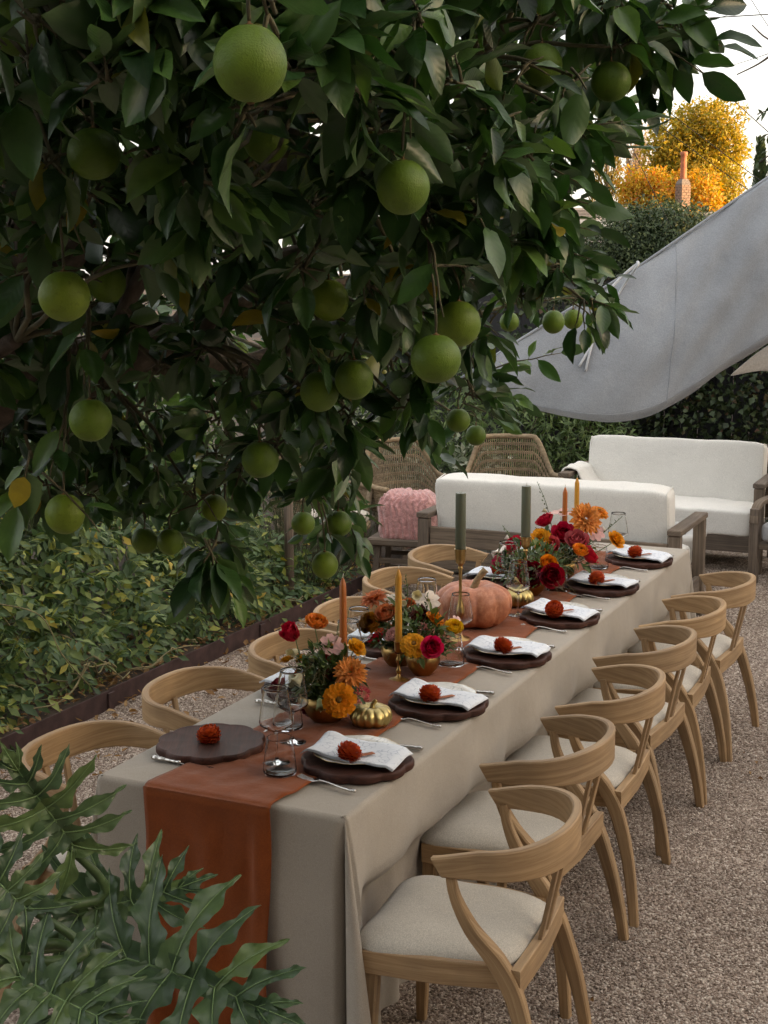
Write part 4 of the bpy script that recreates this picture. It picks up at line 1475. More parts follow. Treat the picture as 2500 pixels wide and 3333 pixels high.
tumbler(.085, .195, 'clear tumbler foremost on the rust runner')
tumbler(-.082, .545, 'clear tumbler left of the near flower bowl behind the wine glasses')
wine(-.115, 1.03, 'clear wine glass behind the near bouquet by the mustard candle')
wine(-.16, 1.20, 'clear wine glass left of the middle bouquet')
tumbler(.105, 1.385, 'clear tumbler right of the middle bouquet')
tumbler(-.165, .99, 'clear tumbler behind the near bouquet on the hedge side')
wine(.06, 1.585, 'clear wine glass between the middle bouquet and the large pumpkin', .95)
wine(-.13, 1.72, 'clear wine glass left of the large pumpkin')
tumbler(-.16, 1.60, 'clear tumbler on the hedge side before the large pumpkin')
wine(.078, 2.155, 'clear wine glass right behind the large pumpkin')
wine(-.06, 2.42, 'clear tall wine glass left of the far bouquet', 1.1)
tumbler(.085, 2.64, 'clear tumbler in front of the far bouquet')
wine(.115, 2.80, 'clear wine glass inside the right part of the far bouquet')
tumbler(.11, 3.17, 'clear tumbler near the farthest place setting')
wine(.13, 3.42, 'farthest clear wine glass before the sofa cushion')
tumbler(-.10, 2.18, 'clear tumbler behind the large pumpkin on the hedge side')

# ------------------------------------------------------------------ candles in brass holders
def holder(x, y, h, label, style):
    t = empty('candle_holder', (x, y, ZR-.003), 0, label, 'candle holder', 'brass candle holders')
    if style == 'tall':
        prof = [(0, 0), (.041, 0), (.042, .004), (.034, .009), (.016, .013), (.007, .022), (.0055, .05), (.0055, h*.22), (.008, h*.25), (.0165, h*.30), (.0175, h*.34), (.012, h*.40), (.0065, h*.46), (.0055, h*.60), (.0065, h*.76), (.010, h*.79), (.007, h*.81), (.012, h*.835), (.017, h*.85), (.019, h*.9), (.020, h*.97), (.0235, h), (.0195, h), (.0185, h*.93), (0, h*.92)]
    else:
        prof = [(0, 0), (.034, 0), (.034, .004), (.02, .008), (.008, .014), (.005, .022), (.0095, .03), (.0095, .036), (.005, .043), (.0048, .06), (.010, .068), (.010, .074), (.0055, .082), (.0055, .094), (.012, .1), (.0145, .108), (.0145, h-.004), (.018, h), (.0128, h), (.012, h-.02), (0, h-.022)]
    MB().lathe(prof, 28).build('body', M_BRASS, t, True, 45)
def candle(x, y, z0, h, r, mat, label, lean=(0, 0)):
    t = empty('candle', (x, y, z0), 0, label, 'candle', 'candles along the runner')
    t.rotation_euler = (R(lean[0]), R(lean[1]), 0)
    if r > .015: prof = [(0, 0), (r*.9, 0), (r, .004), (r*.985, h-.004), (r*.95, h), (r*.5, h-.001), (0, h-.002)]
    else: prof = [(0, 0), (r, .002), (r*.86, h*.9), (r*.8, h-.022), (r*.45, h-.008), (r*.2, h-.001), (0, h)]
    MB().lathe(prof, 24).build('wax', mat, t, True, 50)
    MB().tube([(0, 0, h-.003), (.001, 0, h+.006), (.002, .001, h+.013)], .0012, 5).build('wick', M_WICK, t)
M_WICK = plain('wick', (.6, .57, .5), .9)
def wax(name, c):
    m, nt, b = new_mat(name)
    b.inputs['Base Color'].default_value = (*c, 1); b.inputs['Roughness'].default_value = .38
    b.inputs['Subsurface Weight'].default_value = .25; b.inputs['Subsurface Radius'].default_value = (.01, .006, .003); b.inputs['Subsurface Scale'].default_value = .5
    n = noise(nt, 30, 3, coords(nt)); bump(nt, n.outputs[0], b, .001, .4)
    return m
M_RUSTWAX, M_MUSTWAX, M_SAGEWAX = wax('rust_wax', (.40, .115, .018)), wax('mustard_wax', (.56, .27, .028)), wax('sage_wax', (.115, .125, .085))
holder(.012, 1.148, .135, 'brass holder of the mustard candle in the middle bouquet', 'short')
candle(.012, 1.148, ZR+.116, .262, .0125, M_MUSTWAX, 'mustard yellow taper candle at the middle bouquet')
holder(-.085, .93, .165, 'brass holder of the rust candle behind the near bouquet', 'short')
candle(-.085, .93, ZR+.146, .238, .0125, M_RUSTWAX, 'rust orange taper candle behind the near bouquet')
holder(.005, 1.72, .345, 'tall brass holder in front of the large pumpkin', 'tall')
candle(.005, 1.72, ZR+.318, .232, .0195, M_SAGEWAX, 'sage green candle in front of the large pumpkin')
holder(.022, 2.40, .275, 'tall brass holder at the front of the far bouquet', 'tall')
candle(.022, 2.40, ZR+.25, .232, .0195, M_SAGEWAX, 'sage green candle over the far bouquet')
holder(.008, 2.97, .16, 'brass holder of the rust candle inside the far bouquet', 'short')
candle(.008, 2.97, ZR+.142, .255, .0125, M_RUSTWAX, 'rust orange taper candle inside the far bouquet')
holder(-.008, 3.20, .165, 'brass holder of the mustard candle behind the far bouquet', 'short')
candle(-.008, 3.20, ZR+.145, .262, .0125, M_MUSTWAX, 'mustard taper candle behind the far bouquet')

# ------------------------------------------------------------------ pumpkins
def pumpkin(x, y, r, h, ribs, mat, stem_mat, label, stem_l, seed, deep=.10):
    random.seed(seed)
    t = empty('pumpkin', (x, y, ZR-.001), random.uniform(0, 6), label, 'pumpkin')
    offs = [random.uniform(-.12, .12) for _ in range(ribs)]
    NA, NZ = ribs*9, 26
    vs, fs, uv = [], [], []
    for j in range(NZ+1):
        ph = -math.pi/2+math.pi*j/NZ
        for i in range(NA):
            a = 2*math.pi*i/NA
            q = (a*ribs/(2*math.pi)) % 1
            rib = 1-deep*(1-abs(math.sin(math.pi*q))**.55)*max(0, math.cos(ph))**.35
            rr = r*(.995+.03*sn(a*1.5+seed, ph))*rib
            cx = max(0, math.cos(ph))**.72 if j not in (0, NZ) else 0
            rad = rr*cx
            z = h*.5*math.copysign(abs(math.sin(ph))**.85, math.sin(ph))
            z -= (h*.17*math.exp(-(rad/(r*.33))**2) if ph > 0 else -h*.10*math.exp(-(rad/(r*.4))**2))
            z *= 1+.05*sn(a*2+seed*2)
            vs.append((rad*math.cos(a), rad*math.sin(a), z+h*.46)); uv.append((i/NA, j/NZ))
    for j in range(NZ):
        for i in range(NA):
            a, b = j*NA+i, j*NA+(i+1) % NA
            fs.append((a, b, b+NA, a+NA))
    m = MB(); m.add(vs, fs, uv)
    b = m.build('rind', mat, t)
    zb = min(v[2] for v in vs)
    b.location.z = -zb
    P = catmull([(0, 0, h*.70), (.003, .002, h*.82), (stem_l*.25, .004, h*.82+stem_l*.5), (stem_l*.62, .01, h*.82+stem_l*.95)], 4)
    m = MB(); rr = interp([.22*stem_l+.008, .15*stem_l+.004, .12*stem_l+.003, .14*stem_l+.004], 4)
    m.tube(P, rr, 10)
    for i in range(len(m.v)):
        v = Vector(m.v[i]); m.v[i] = tuple(v+Vector((.0012*math.sin(i*2.1), .0012*math.cos(i*1.7), 0)))
    sx = m.build('stem', stem_mat, t, True, loc=(0, 0, -zb))
    sx.rotation_euler.z = -t.rotation_euler.z+R(15)
    return t
m, nt, b = new_mat('salmon_rind')
v = coords(nt)
n1 = noise(nt, 34, 6, v, .7); n2 = noise(nt, 9, 3, v)
r1_ = ramp(nt, n1.outputs[0], [(.3, (.27, .090, .048)), (.5, (.42, .155, .075)), (.68, (.55, .26, .15))])
r2_ = ramp(nt, n2.outputs[0], [(.3, (.85, .8, .78)), (.7, (1.1, 1.05, 1.0))])
mx = nd(nt, 'ShaderNodeMix', data_type='RGBA', blend_type='MULTIPLY'); mx.inputs[0].default_value = 1
nt.links.new(r1_.outputs[0], mx.inputs[6]); nt.links.new(r2_.outputs[0], mx.inputs[7]); nt.links.new(mx.outputs[2], b.inputs['Base Color'])
b.inputs['Roughness'].default_value = .5
bump(nt, n1.outputs[0], b, .0012, .6)
M_SALMON = m
M_PSTEM = plain('pumpkin_stem', (.30, .21, .11), .85, .4, 60, bumpd=.002, bscale=120)
pumpkin(-.035, 1.955, .150, .175, 10, M_SALMON, M_PSTEM, 'large salmon orange ribbed pumpkin in the middle of the runner', .075, 3, .09)
pumpkin(.135, .672, .066, .068, 12, M_GOLD, M_GOLD, 'small gilded pumpkin beside the near flower bowl', .022, 5, .12)
pumpkin(.03, 2.30, .062, .080, 12, M_GOLD, M_GOLD, 'small gilded pumpkin behind the large salmon pumpkin', .02, 6, .12)

# ------------------------------------------------------------------ flower bouquets
PAL = {'crimson': (.42, .008, .03), 'apricot': (.72, .26, .07), 'blush': (.72, .44, .42), 'golden yellow': (.72, .34, .012), 'cream': (.72, .66, .46), 'mustard': (.55, .26, .02),
       'peach orange': (.66, .26, .065), 'brown': (.13, .028, .012), 'orange yellow': (.78, .28, .006), 'pink': (.55, .12, .13), 'pale green': (.42, .46, .22), 'burgundy': (.10, .012, .018),
       'peach': (.58, .22, .11), 'white': (.78, .72, .66), 'ochre': (.50, .20, .012), 'cream white': (.76, .66, .58), 'hot pink': (.62, .03, .10), 'orange': (.72, .24, .01),
       'lemon yellow': (.80, .50, .04), 'pale pink': (.74, .50, .46), 'dusty pink': (.46, .20, .18), 'raspberry': (.45, .02, .05), 'dusty rose': (.42, .10, .11), 'apricot orange': (.76, .27, .04),
       'scarlet': (.48, .015, .03), 'saffron': (.68, .30, .012), 'magenta': (.40, .012, .07), 'deep red': (.26, .006, .018), 'dark crimson': (.30, .008, .02), 'plum': (.16, .03, .05),
       'lilac': (.5, .42, .48), 'golden orange': (.74, .30, .008)}
PETAL_MATS = {}
def petal_mat(c):
    if c not in PETAL_MATS:
        k = PAL[c]
        PETAL_MATS[c] = leaf_mat(c.replace(' ', '_')+'_petal', [(0, [q*.72 for q in k]), (.5, k), (1, [min(.9, q*1.15+.01) for q in k])], .6, .25, .25, nscale=60)
    return PETAL_MATS[c]
M_GSTEM = plain('green_stem', (.09, .13, .035), .6, .3, 20)
M_EYE = plain('flower_eye', (.16, .08, .012), .9, .5, 90)
L_BOUQ = leaf_mat('bouquet_leaf', [(0, (.035, .06, .018)), (.6, (.075, .12, .03)), (1, (.14, .17, .05))], .5, .2)
L_GRASS = leaf_mat('grass_plume', [(0, (.14, .11, .05)), (1, (.26, .22, .11))], .7, .3)

def petal(m, M, p, az, r0, L, W, lift, curl, cup=.3, pointed=False, ruf=0.0):
    """petal growing outward at azimuth az from radius r0, raised by angle lift and bending by curl"""
    ca, sa = math.cos(az), math.sin(az)
    n = 3
    vs = []
    rr, zz, an = r0, 0.0, lift
    for i in range(n+1):
        t = i/n
        w = W/2*((.35+.65*math.sin(math.pi*min(1, .15+t*.62))) if not pointed else math.sin(math.pi*min(.999, .12+.86*t))**.8+.02)
        if i == n and not pointed: w *= .72
        if i:
            an = lift+curl*t
            rr += L/n*math.cos(an); zz += L/n*math.sin(an)
        zc = cup*w
        for sgn in (-1, 0, 1):
            ex = (rr-zc*math.sin(an)*abs(sgn)*0, sgn*w)
            z = zz+zc*abs(sgn)*math.cos(an)+(random.uniform(-1, 1)*ruf*W if ruf else 0)
            x = rr-zc*abs(sgn)*math.sin(an)
            vs.append(M @ Vector((x*ca-sgn*w*sa, x*sa+sgn*w*ca, z))+p)
    fs = []
    for i in range(n):
        a = i*3
        fs += [(a, a+1, a+4, a+3), (a+1, a+2, a+5, a+4)]
    m.add(vs, fs)

def bloom_mesh(kind, r, M):
    m = MB(); p = Vector((0, 0, 0)); eye = None
    J = lambda s: random.uniform(-s, s)
    if kind == 'zinnia':
        for k, (q, n, lf) in enumerate(((1.0, 17, .05), (.86, 16, .22), (.70, 14, .42), (.52, 12, .65), (.34, 9, .9))):
            for i in range(n): petal(m, M, p+M @ Vector((0, 0, r*.05*k)), 6.2832*i/n+k*.5+J(.08), r*.10, r*q*.92, r*.44*(1-.35*k/5), lf+J(.08), -.25, .22, ruf=.03)
        eye = r*.2
    elif kind == 'marigold':
        for k, (q, n, lf) in enumerate(((.95, 12, .1), (.85, 12, .4), (.72, 11, .7), (.6, 10, 1.0), (.42, 8, 1.3))):
            for i in range(n): petal(m, M, p, 6.2832*i/n+k*.7+J(.15), r*.05, r*q*.95, r*.6, lf+J(.12), .3, .1, ruf=.14)
    elif kind == 'dahlia':
        for k, (q, n, lf) in enumerate(((1.0, 12, -.15), (.96, 13, .12), (.86, 12, .38), (.72, 11, .62), (.55, 9, .9), (.36, 7, 1.15))):
            for i in range(n): petal(m, M, p, 6.2832*i/n+k*.41+J(.1), r*.08, r*q*.95, r*.36, lf+J(.1), -.1, .45, True)
    elif kind == 'ranunculus':
        for k, (q, n, lf, rb) in enumerate(((1.0, 9, .25, .30), (1.0, 9, .55, .30), (.98, 8, .85, .30), (.9, 8, 1.1, .27), (.78, 7, 1.28, .22), (.64, 6, 1.4, .17), (.5, 5, 1.5, .1), (.36, 4, 1.5, .05))):
            for i in range(n): petal(m, M, p-M @ Vector((0, 0, r*.25)), 6.2832*i/n+k*.6+J(.1), r*rb, r*q*.9, r*.85*(.4+.6*q), lf+J(.05), .75, .12)
    elif kind in ('rose', 'tulip'):
        rows = ((1.0, 6, .45, .34), (1.0, 6, .8, .32), (.95, 5, 1.1, .28), (.85, 5, 1.3, .2), (.7, 4, 1.42, .12), (.5, 3, 1.5, .05)) if kind == 'rose' else ((1.25, 4, .95, .25), (1.25, 4, 1.2, .25), (1.15, 3, 1.38, .18), (1.0, 3, 1.5, .1))
        for k, (q, n, lf, rb) in enumerate(rows):
            for i in range(n): petal(m, M, p-M @ Vector((0, 0, r*.4)), 6.2832*i/n+k*.9+J(.15), r*rb, r*q, r*1.05*(.5+.5*q), lf+J(.06), .55 if kind == 'rose' else .32, .18, ruf=.04)
    elif kind == 'cosmos':
        for i in range(7): petal(m, M, p, 6.2832*i/7+J(.1), r*.05, r*.98, r*.72, .2+J(.15), -.25, .1, ruf=.05)
        eye = r*.16
    elif kind == 'bell':
        prof = [(.12*r, .0), (.4*r, .25*r), (.55*r, .8*r), (.62*r, 1.35*r), (.9*r, 1.75*r), (.84*r, 1.74*r), (.55*r, 1.33*r), (.48*r, .8*r)]
        m.lathe(prof, 12, M=M, fn=lambda a, i: 1+.12*math.sin(5*a)*(i in (4, 5)))
    elif kind == 'celosia':
        for k in range(90):
            t = random.random(); a = random.uniform(0, 6.283); rr = r*.75*(1-t)**.6*(.6+.4*random.random())
            b0 = M @ Vector((rr*math.cos(a), rr*math.sin(a), r*(1.5*t-.6)))
            d = (M @ Vector((math.cos(a)*.7, math.sin(a)*.7, .7)))
            vs, fs = blade(r*.4, r*.14, .3, .2, 2)
            m.add(put(vs, leaf_matrix(d, rand_dir()), b0), fs)
    return m, eye

def bouquet(label, center, bowls, flowers, spires, nleaf, spread, ngrass, seed):
    random.seed(seed)
    c = Vector(center)
    t = empty('flower_arrangement', c, 0, label, 'flowers')
    rims = []
    for bx, by, br, bh in bowls:
        L = Vector((bx, by, ZR))-c
        MB().lathe([(0, 0), (br*.5, 0), (br*.55, .003), (br*.82, bh*.3), (br*.97, bh*.65), (br, bh), (br*.975, bh), (br*.94, bh*.65), (br*.7, bh*.3), (0, bh*.15)], 40, c=L).build('bowl', M_BRASS, t)
        MB().lathe([(0, bh*.84), (br*.93, bh*.84)], 24, c=L).build('moss', L_BOUQ, t)
        rims.append(L+Vector((0, 0, bh*.85)))
    for kind, colr, x, y, z, r in flowers:
        P = Vector((x, y, z))-c; r *= 1.18
        base = min(rims, key=lambda q: (q-P).length)
        d = (P-base)
        face = (d.normalized()*.7+(CAM_POS-Vector((x, y, z))).normalized()*(.75 if kind in ('zinnia', 'dahlia', 'cosmos', 'ranunculus') else .35)+rand_dir()*.35+Vector((0, 0, .25))).normalized()
        if kind == 'bell': face = (Vector((d.x, d.y, 0))*2+rand_dir()*.5+(CAM_POS-Vector((x, y, z))).normalized()*.5+Vector((0, 0, -.55))).normalized()
        M = frame_of(face, random.uniform(0, 6.28))
        m, eye = bloom_mesh(kind, r, M)
        b = m.build('%s_bloom' % kind, petal_mat(colr), t, kind not in ('dahlia', 'zinnia'), loc=P)
        b['label'] = '%s %s bloom' % (colr, {'bell': 'foxglove bell', 'celosia': 'celosia plume'}.get(kind, kind))
        if eye:
            MB().lathe([(0, -.3*eye), (eye, 0), (eye*.8, eye*.5), (0, eye*.7)], 12, M=M, c=M @ Vector((0, 0, r*(.26 if kind == 'zinnia' else .04)))).build('eye', M_EYE, b)
        foot = base+Vector((random.uniform(-.02, .02), random.uniform(-.02, .02), -.03))-P
        mid = foot*.45+Vector((d.x*.15, d.y*.15, .02))
        MB().tube(catmull([foot, mid, -face*r*.35], 4), .0018 if kind != 'cosmos' else .0012, 5).build('stem', M_GSTEM, b)
    for s in spires:
        A, B, col = Vector(s[0])-c, Vector(s[1])-c, s[2]
        P = catmull([min(rims, key=lambda q: (q-A).length), A, A.lerp(B, .5)+Vector((.008, 0, .006)), B], 5)
        sp = MB().tube(P, [.0026*(1-.6*i/(len(P)-1)) for i in range(len(P))], 5).build('snapdragon_spire', M_GSTEM, t)
        n = 12
        bud, bel = MB(), MB()
        for k in range(n):
            q = k/n
            p = A.lerp(B, q)
            a = k*2.4
            dd = Vector((math.cos(a), math.sin(a), .5+.4*q)).normalized()
            if q < .5 and k % 2 == 0:
                bel.lathe([(.002, 0), (.006, .006), (.008, .014), (.012, .022), (.009, .021), (.005, .01)], 8, M=frame_of(dd), c=p)
            else:
                bud.lathe([(.001, 0), (.0045*(1.2-q), .004), (.0035*(1.2-q), .010), (0, .013)], 6, M=frame_of(dd), c=p)
        if bel.v: bel.build('bells', petal_mat(col), sp)
        bud.build('buds', L_BOUQ, sp)
    # greenery: loose leaves and grass plumes
    pcs = []
    for k in range(int(nleaf*1.6)):
        base = random.choice(rims)
        d = rand_dir(.35); d = Vector((d.x*spread[0]*.9, d.y*spread[1]*.9, abs(d.z)*spread[2]+.004))
        q = random.random()**.5
        p = base+d*q
        l = random.uniform(.02, .055)
        vs, fs = blade(l, l*random.uniform(.25, .5), .2, random.uniform(0, .5), 3)
        pcs.append((put(vs, leaf_matrix((d.normalized()+rand_dir()*.8).normalized(), Vector((0, 0, 1))+rand_dir()*.6), p), fs))
    join(pcs).build('greenery', L_BOUQ, t)['kind'] = 'stuff'
    m = MB()
    for k in range(26):
        base = random.choice(rims); d = rand_dir(.6); d.z = abs(d.z)
        e2 = base+Vector((d.x*spread[0], d.y*spread[1], d.z*spread[2]))*random.uniform(.6, 1)
        m.tube(limb_path(base, e2, .05, .05, 4), [.0013]*5, 4)
    m.build('stalks', M_GSTEM, t)['kind'] = 'stuff'
    m = MB()
    for k in range(ngrass):
        base = random.choice(rims); a = random.uniform(0, 6.283)
        out = Vector((math.cos(a)*spread[0], math.sin(a)*spread[1], 0))*random.uniform(.8, 1.35)
        z1 = random.uniform(-.04, .10)
        P = catmull([base, base+out*.5+Vector((0, 0, .06+z1*.5)), base+out+Vector((0, 0, z1))], 4)
        m.tube(P, .0006, 3, False)
        for j in range(12):
            q = P[-1].lerp(P[-4], random.random())
            m.tube([q, q+rand_dir()*.018], .0004, 3, False)
    m.build('grass_plumes', L_GRASS, t)['kind'] = 'stuff'
    return t
FL1 = [('tulip','crimson',-0.123,0.660,1.031,0.0353),
 ('ranunculus','apricot',-0.074,0.720,1.056,0.0327),
 ('cosmos','blush',0.010,0.660,1.012,0.0321),
 ('rose','crimson',-0.004,0.680,0.965,0.0211),
 ('marigold','golden yellow',0.080,0.680,1.002,0.0306),
 ('bell','cream',-0.101,0.600,0.923,0.0182),
 ('bell','cream',-0.044,0.580,0.941,0.0194),
 ('marigold','mustard',-0.122,0.620,0.957,0.0211),
 ('marigold','mustard',-0.082,0.640,0.961,0.0183),
 ('dahlia','peach orange',0.092,0.620,0.947,0.0454),
 ('marigold','brown',0.028,0.640,0.920,0.0292),
 ('zinnia','orange yellow',0.105,0.520,0.891,0.0432),
 ('celosia','pink',0.140,0.600,0.890,0.0287),
 ('bell','pale green',0.024,0.550,0.878,0.0164),
 ('bell','cream',-0.119,0.680,0.976,0.0171),
 ('marigold','burgundy',-0.048,0.620,0.818,0.0238),
 ('rose','burgundy',-0.245,0.780,0.826,0.0266)]
FL2 = [('dahlia','peach',-0.159,1.320,0.998,0.0451),
 ('cosmos','white',-0.118,1.340,0.986,0.0339),
 ('ranunculus','peach',-0.076,1.240,0.967,0.0347),
 ('marigold','ochre',-0.126,1.220,0.935,0.0380),
 ('cosmos','cream white',0.046,1.320,1.011,0.0364),
 ('zinnia','golden yellow',0.087,1.100,0.913,0.0380),
 ('rose','hot pink',0.151,1.100,0.913,0.0332),
 ('marigold','orange',0.092,1.260,0.959,0.0328),
 ('ranunculus','lemon yellow',0.156,1.280,0.934,0.0297),
 ('cosmos','pale pink',0.146,1.340,0.938,0.0237),
 ('bell','cream',-0.000,1.300,1.034,0.0174),
 ('dahlia','brown',0.027,1.280,0.965,0.0315),
 ('celosia','dusty pink',0.080,1.200,0.932,0.0279),
 ('rose','crimson',-0.143,1.300,0.860,0.0274),
 ('marigold','burgundy',0.015,1.160,0.879,0.0232),
 ('rose','blush',-0.030,1.200,0.909,0.0250),
 ('ranunculus','peach',-0.037,1.340,0.981,0.0240)]
FL3 = [('cosmos','pale pink',-0.019,3.000,1.047,0.0479),
 ('rose','crimson',-0.076,2.950,1.015,0.0394),
 ('dahlia','peach orange',0.157,2.800,1.066,0.0639),
 ('zinnia','orange',0.167,2.950,1.069,0.0408),
 ('cosmos','blush',0.158,2.950,0.980,0.0368),
 ('marigold','golden orange',0.273,2.850,0.968,0.0420),
 ('rose','raspberry',0.054,2.800,0.993,0.0443),
 ('rose','dusty rose',0.142,2.720,0.981,0.0456),
 ('ranunculus','apricot orange',0.192,2.600,0.960,0.0330),
 ('rose','scarlet',0.217,2.650,0.937,0.0430),
 ('marigold','saffron',-0.013,2.700,0.981,0.0439),
 ('bell','white',-0.189,2.750,0.926,0.0326),
 ('rose','crimson',-0.153,2.750,0.927,0.0447),
 ('rose','magenta',-0.199,2.700,0.866,0.0406),
 ('ranunculus','orange',0.102,2.450,0.924,0.0382),
 ('rose','deep red',0.036,2.420,0.885,0.0497),
 ('rose','dark crimson',0.128,2.420,0.887,0.0456),
 ('marigold','orange',-0.043,2.500,0.887,0.0389),
 ('rose','pink',0.033,2.700,0.952,0.0398),
 ('celosia','plum',0.085,2.400,0.884,0.0285),
 ('bell','white',-0.041,2.600,0.924,0.0257),
 ('bell','cream',-0.073,2.550,0.901,0.0255),
 ('cosmos','lilac',-0.131,3.000,0.960,0.0315),
 ('dahlia','ochre',0.005,2.660,0.947,0.0357)]
bouquet('near bouquet of orange zinnia, crimson and peach blooms in a brass bowl', (-.01, .665, ZR), [(-.012, .665, .082, .085)], FL1,
        [((-.06, .68, .93), (-.085, .69, 1.00), 'cream')], 300, (.11, .10, .17), 46, 41)
bouquet('middle bouquet with yellow zinnia and hot pink rose around the mustard candle', (.0, 1.26, ZR), [(.06, 1.24, .06, .08), (-.06, 1.30, .06, .08)], FL2,
        [((-.03, 1.30, .97), (-.035, 1.31, 1.10), 'cream'), ((.05, 1.28, .96), (.055, 1.29, 1.045), 'burgundy')], 330, (.11, .11, .15), 40, 42)
bouquet('wide far bouquet of red roses and peach dahlia around the sage candle', (.0, 2.72, ZR), [(.0, 2.52, .075, .085), (.02, 2.86, .08, .085)], FL3,
        [((-.061, 3.0, .976), (-.134, 3.0, 1.183), 'cream'), ((.151, 3.0, .949), (.264, 3.0, 1.051), 'white'), ((-.171, 2.8, .918), (-.226, 2.8, 1.008), 'white')], 520, (.17, .2, .15), 60, 43)

# ------------------------------------------------------------------ veined leaf material (uv: x across -1..1, y along 0..1)
def veined_leaf(name, stops, vein_col, rough=.38, trans=.2, spec=.5, nvein=9, vein_amt=.5, slant=.5, back=None, relief=.3):
    m = leaf_mat(name, stops, rough, trans, spec)
    nt = m.node_tree
    b = nt.nodes['Principled BSDF']
    uv = nd(nt, 'ShaderNodeUVMap'); uv.uv_map = 'uv'
    sp = nd(nt, 'ShaderNodeSeparateXYZ'); nt.links.new(uv.outputs[0], sp.inputs[0])
    def mth(op, a, bv=None, c=None):
        n = nd(nt, 'ShaderNodeMath', operation=op)
        for i, q in enumerate((a, bv, c)):
            if q is None: continue
            if isinstance(q, (int, float)): n.inputs[i].default_value = q
            else: nt.links.new(q, n.inputs[i])
        return n.outputs[0]
    au = mth('ABSOLUTE', sp.outputs[0])
    ph = mth('MULTIPLY', mth('SUBTRACT', sp.outputs[1], mth('MULTIPLY', au, slant*.35)), nvein)
    saw = mth('ABSOLUTE', mth('SUBTRACT', mth('FRACT', ph), .5))         # 0 at a vein
    side = mth('SUBTRACT', 1.0, mth('MULTIPLY', saw, 9.0)); side = mth('MAXIMUM', side, 0.0)
    mid = mth('SUBTRACT', 1.0, mth('MULTIPLY', au, 16.0)); mid = mth('MAXIMUM', mid, 0.0)
    vv = mth('MAXIMUM', mth('MULTIPLY', side, .45), mid)
    old = b.inputs['Base Color'].links[0].from_socket
    mx = nd(nt, 'ShaderNodeMix', data_type='RGBA'); mx.inputs[7].default_value = (*vein_col, 1)
    nt.links.new(mth('MULTIPLY', vv, vein_amt), mx.inputs[0]); nt.links.new(old, mx.inputs[6])
    nt.links.new(mx.outputs[2], b.inputs['Base Color'])
    # quilted relief between the veins
    bump(nt, mth('MULTIPLY', saw, mth('SUBTRACT', 1.0, mth('MULTIPLY', vv, .8))), b, .0012, relief)
    if back:
        geo = nd(nt, 'ShaderNodeNewGeometry')
        mb = nd(nt, 'ShaderNodeMix', data_type='RGBA'); mb.inputs[7].default_value = (*back, 1)
        k = mth('MULTIPLY', geo.outputs['Backfacing'], .7)
        nt.links.new(k, mb.inputs[0]); nt.links.new(mx.outputs[2], mb.inputs[6]); nt.links.new(mb.outputs[2], b.inputs['Base Color'])
    return m
L_ORANGE = veined_leaf('orange_tree_leaf', [(0, (.013, .037, .010)), (.4, (.031, .080, .019)), (.8, (.066, .140, .034)), (.97, (.115, .20, .045)), (.99, (.24, .20, .025)), (1, (.30, .22, .03))], (.12, .16, .04), .35, .18, .5, 8, .16, .6, (.075, .128, .05))
L_PHILO = veined_leaf('philodendron_leaf', [(0, (.05, .088, .042)), (.6, (.07, .118, .056)), (1, (.11, .165, .055))], (.12, .19, .07), .36, .14, .5, 6, .45, .8, None, .45)
L_WIST = leaf_mat('wisteria_leaf', [(0, (.04, .075, .03)), (.5, (.085, .14, .05)), (.86, (.17, .22, .06)), (.97, (.30, .31, .06)), (1, (.46, .32, .05))], .5, .25)
L_ROSE = leaf_mat('rosemary_leaf', [(0, (.028, .05, .02)), (1, (.07, .10, .04))], .6, .1)
L_DRY = leaf_mat('dry_leaf', [(0, (.15, .075, .03)), (.5, (.27, .15, .06)), (1, (.40, .27, .13))], .8, .2)
M_FRUIT, nt, b = new_mat('green_orange_rind')
n1 = noise(nt, 9, 3, coords(nt)); n2 = noise(nt, 420, 2, coords(nt))
r_ = ramp(nt, n1.outputs[0], [(.3, (.058, .105, .010)), (.6, (.095, .155, .014)), (.8, (.14, .20, .018))])
oi_ = nd(nt, 'ShaderNodeObjectInfo')
rv_ = ramp(nt, oi_.outputs['Random'], [(0, (.85, .9, .8)), (.6, (1.15, 1.15, 1.1)), (1, (1.6, 1.4, 1.1))])
n4 = noise(nt, 70, 5, coords(nt), .7)
rs_ = ramp(nt, n4.outputs[0], [(.55, (1, 1, 1)), (.72, (.72, .70, .6))])
m1_ = nd(nt, 'ShaderNodeMix', data_type='RGBA', blend_type='MULTIPLY'); m1_.inputs[0].default_value = 1
m2_ = nd(nt, 'ShaderNodeMix', data_type='RGBA', blend_type='MULTIPLY'); m2_.inputs[0].default_value = 1
nt.links.new(r_.outputs[0], m1_.inputs[6]); nt.links.new(rv_.outputs[0], m1_.inputs[7]); nt.links.new(m1_.outputs[2], m2_.inputs[6]); nt.links.new(rs_.outputs[0], m2_.inputs[7])
nt.links.new(m2_.outputs[2], b.inputs['Base Color']); b.inputs['Roughness'].default_value = .5
b.inputs['Specular IOR Level'].default_value = .3
bump(nt, n2.outputs[0], b, .0012, .55)
M_CALYX = plain('calyx', (.16, .09, .04), .9, .4, 60)
M_RIPE = plain('ripe_rind', (.70, .25, .02), .45, .1, 12, bumpd=.0008, bscale=400)

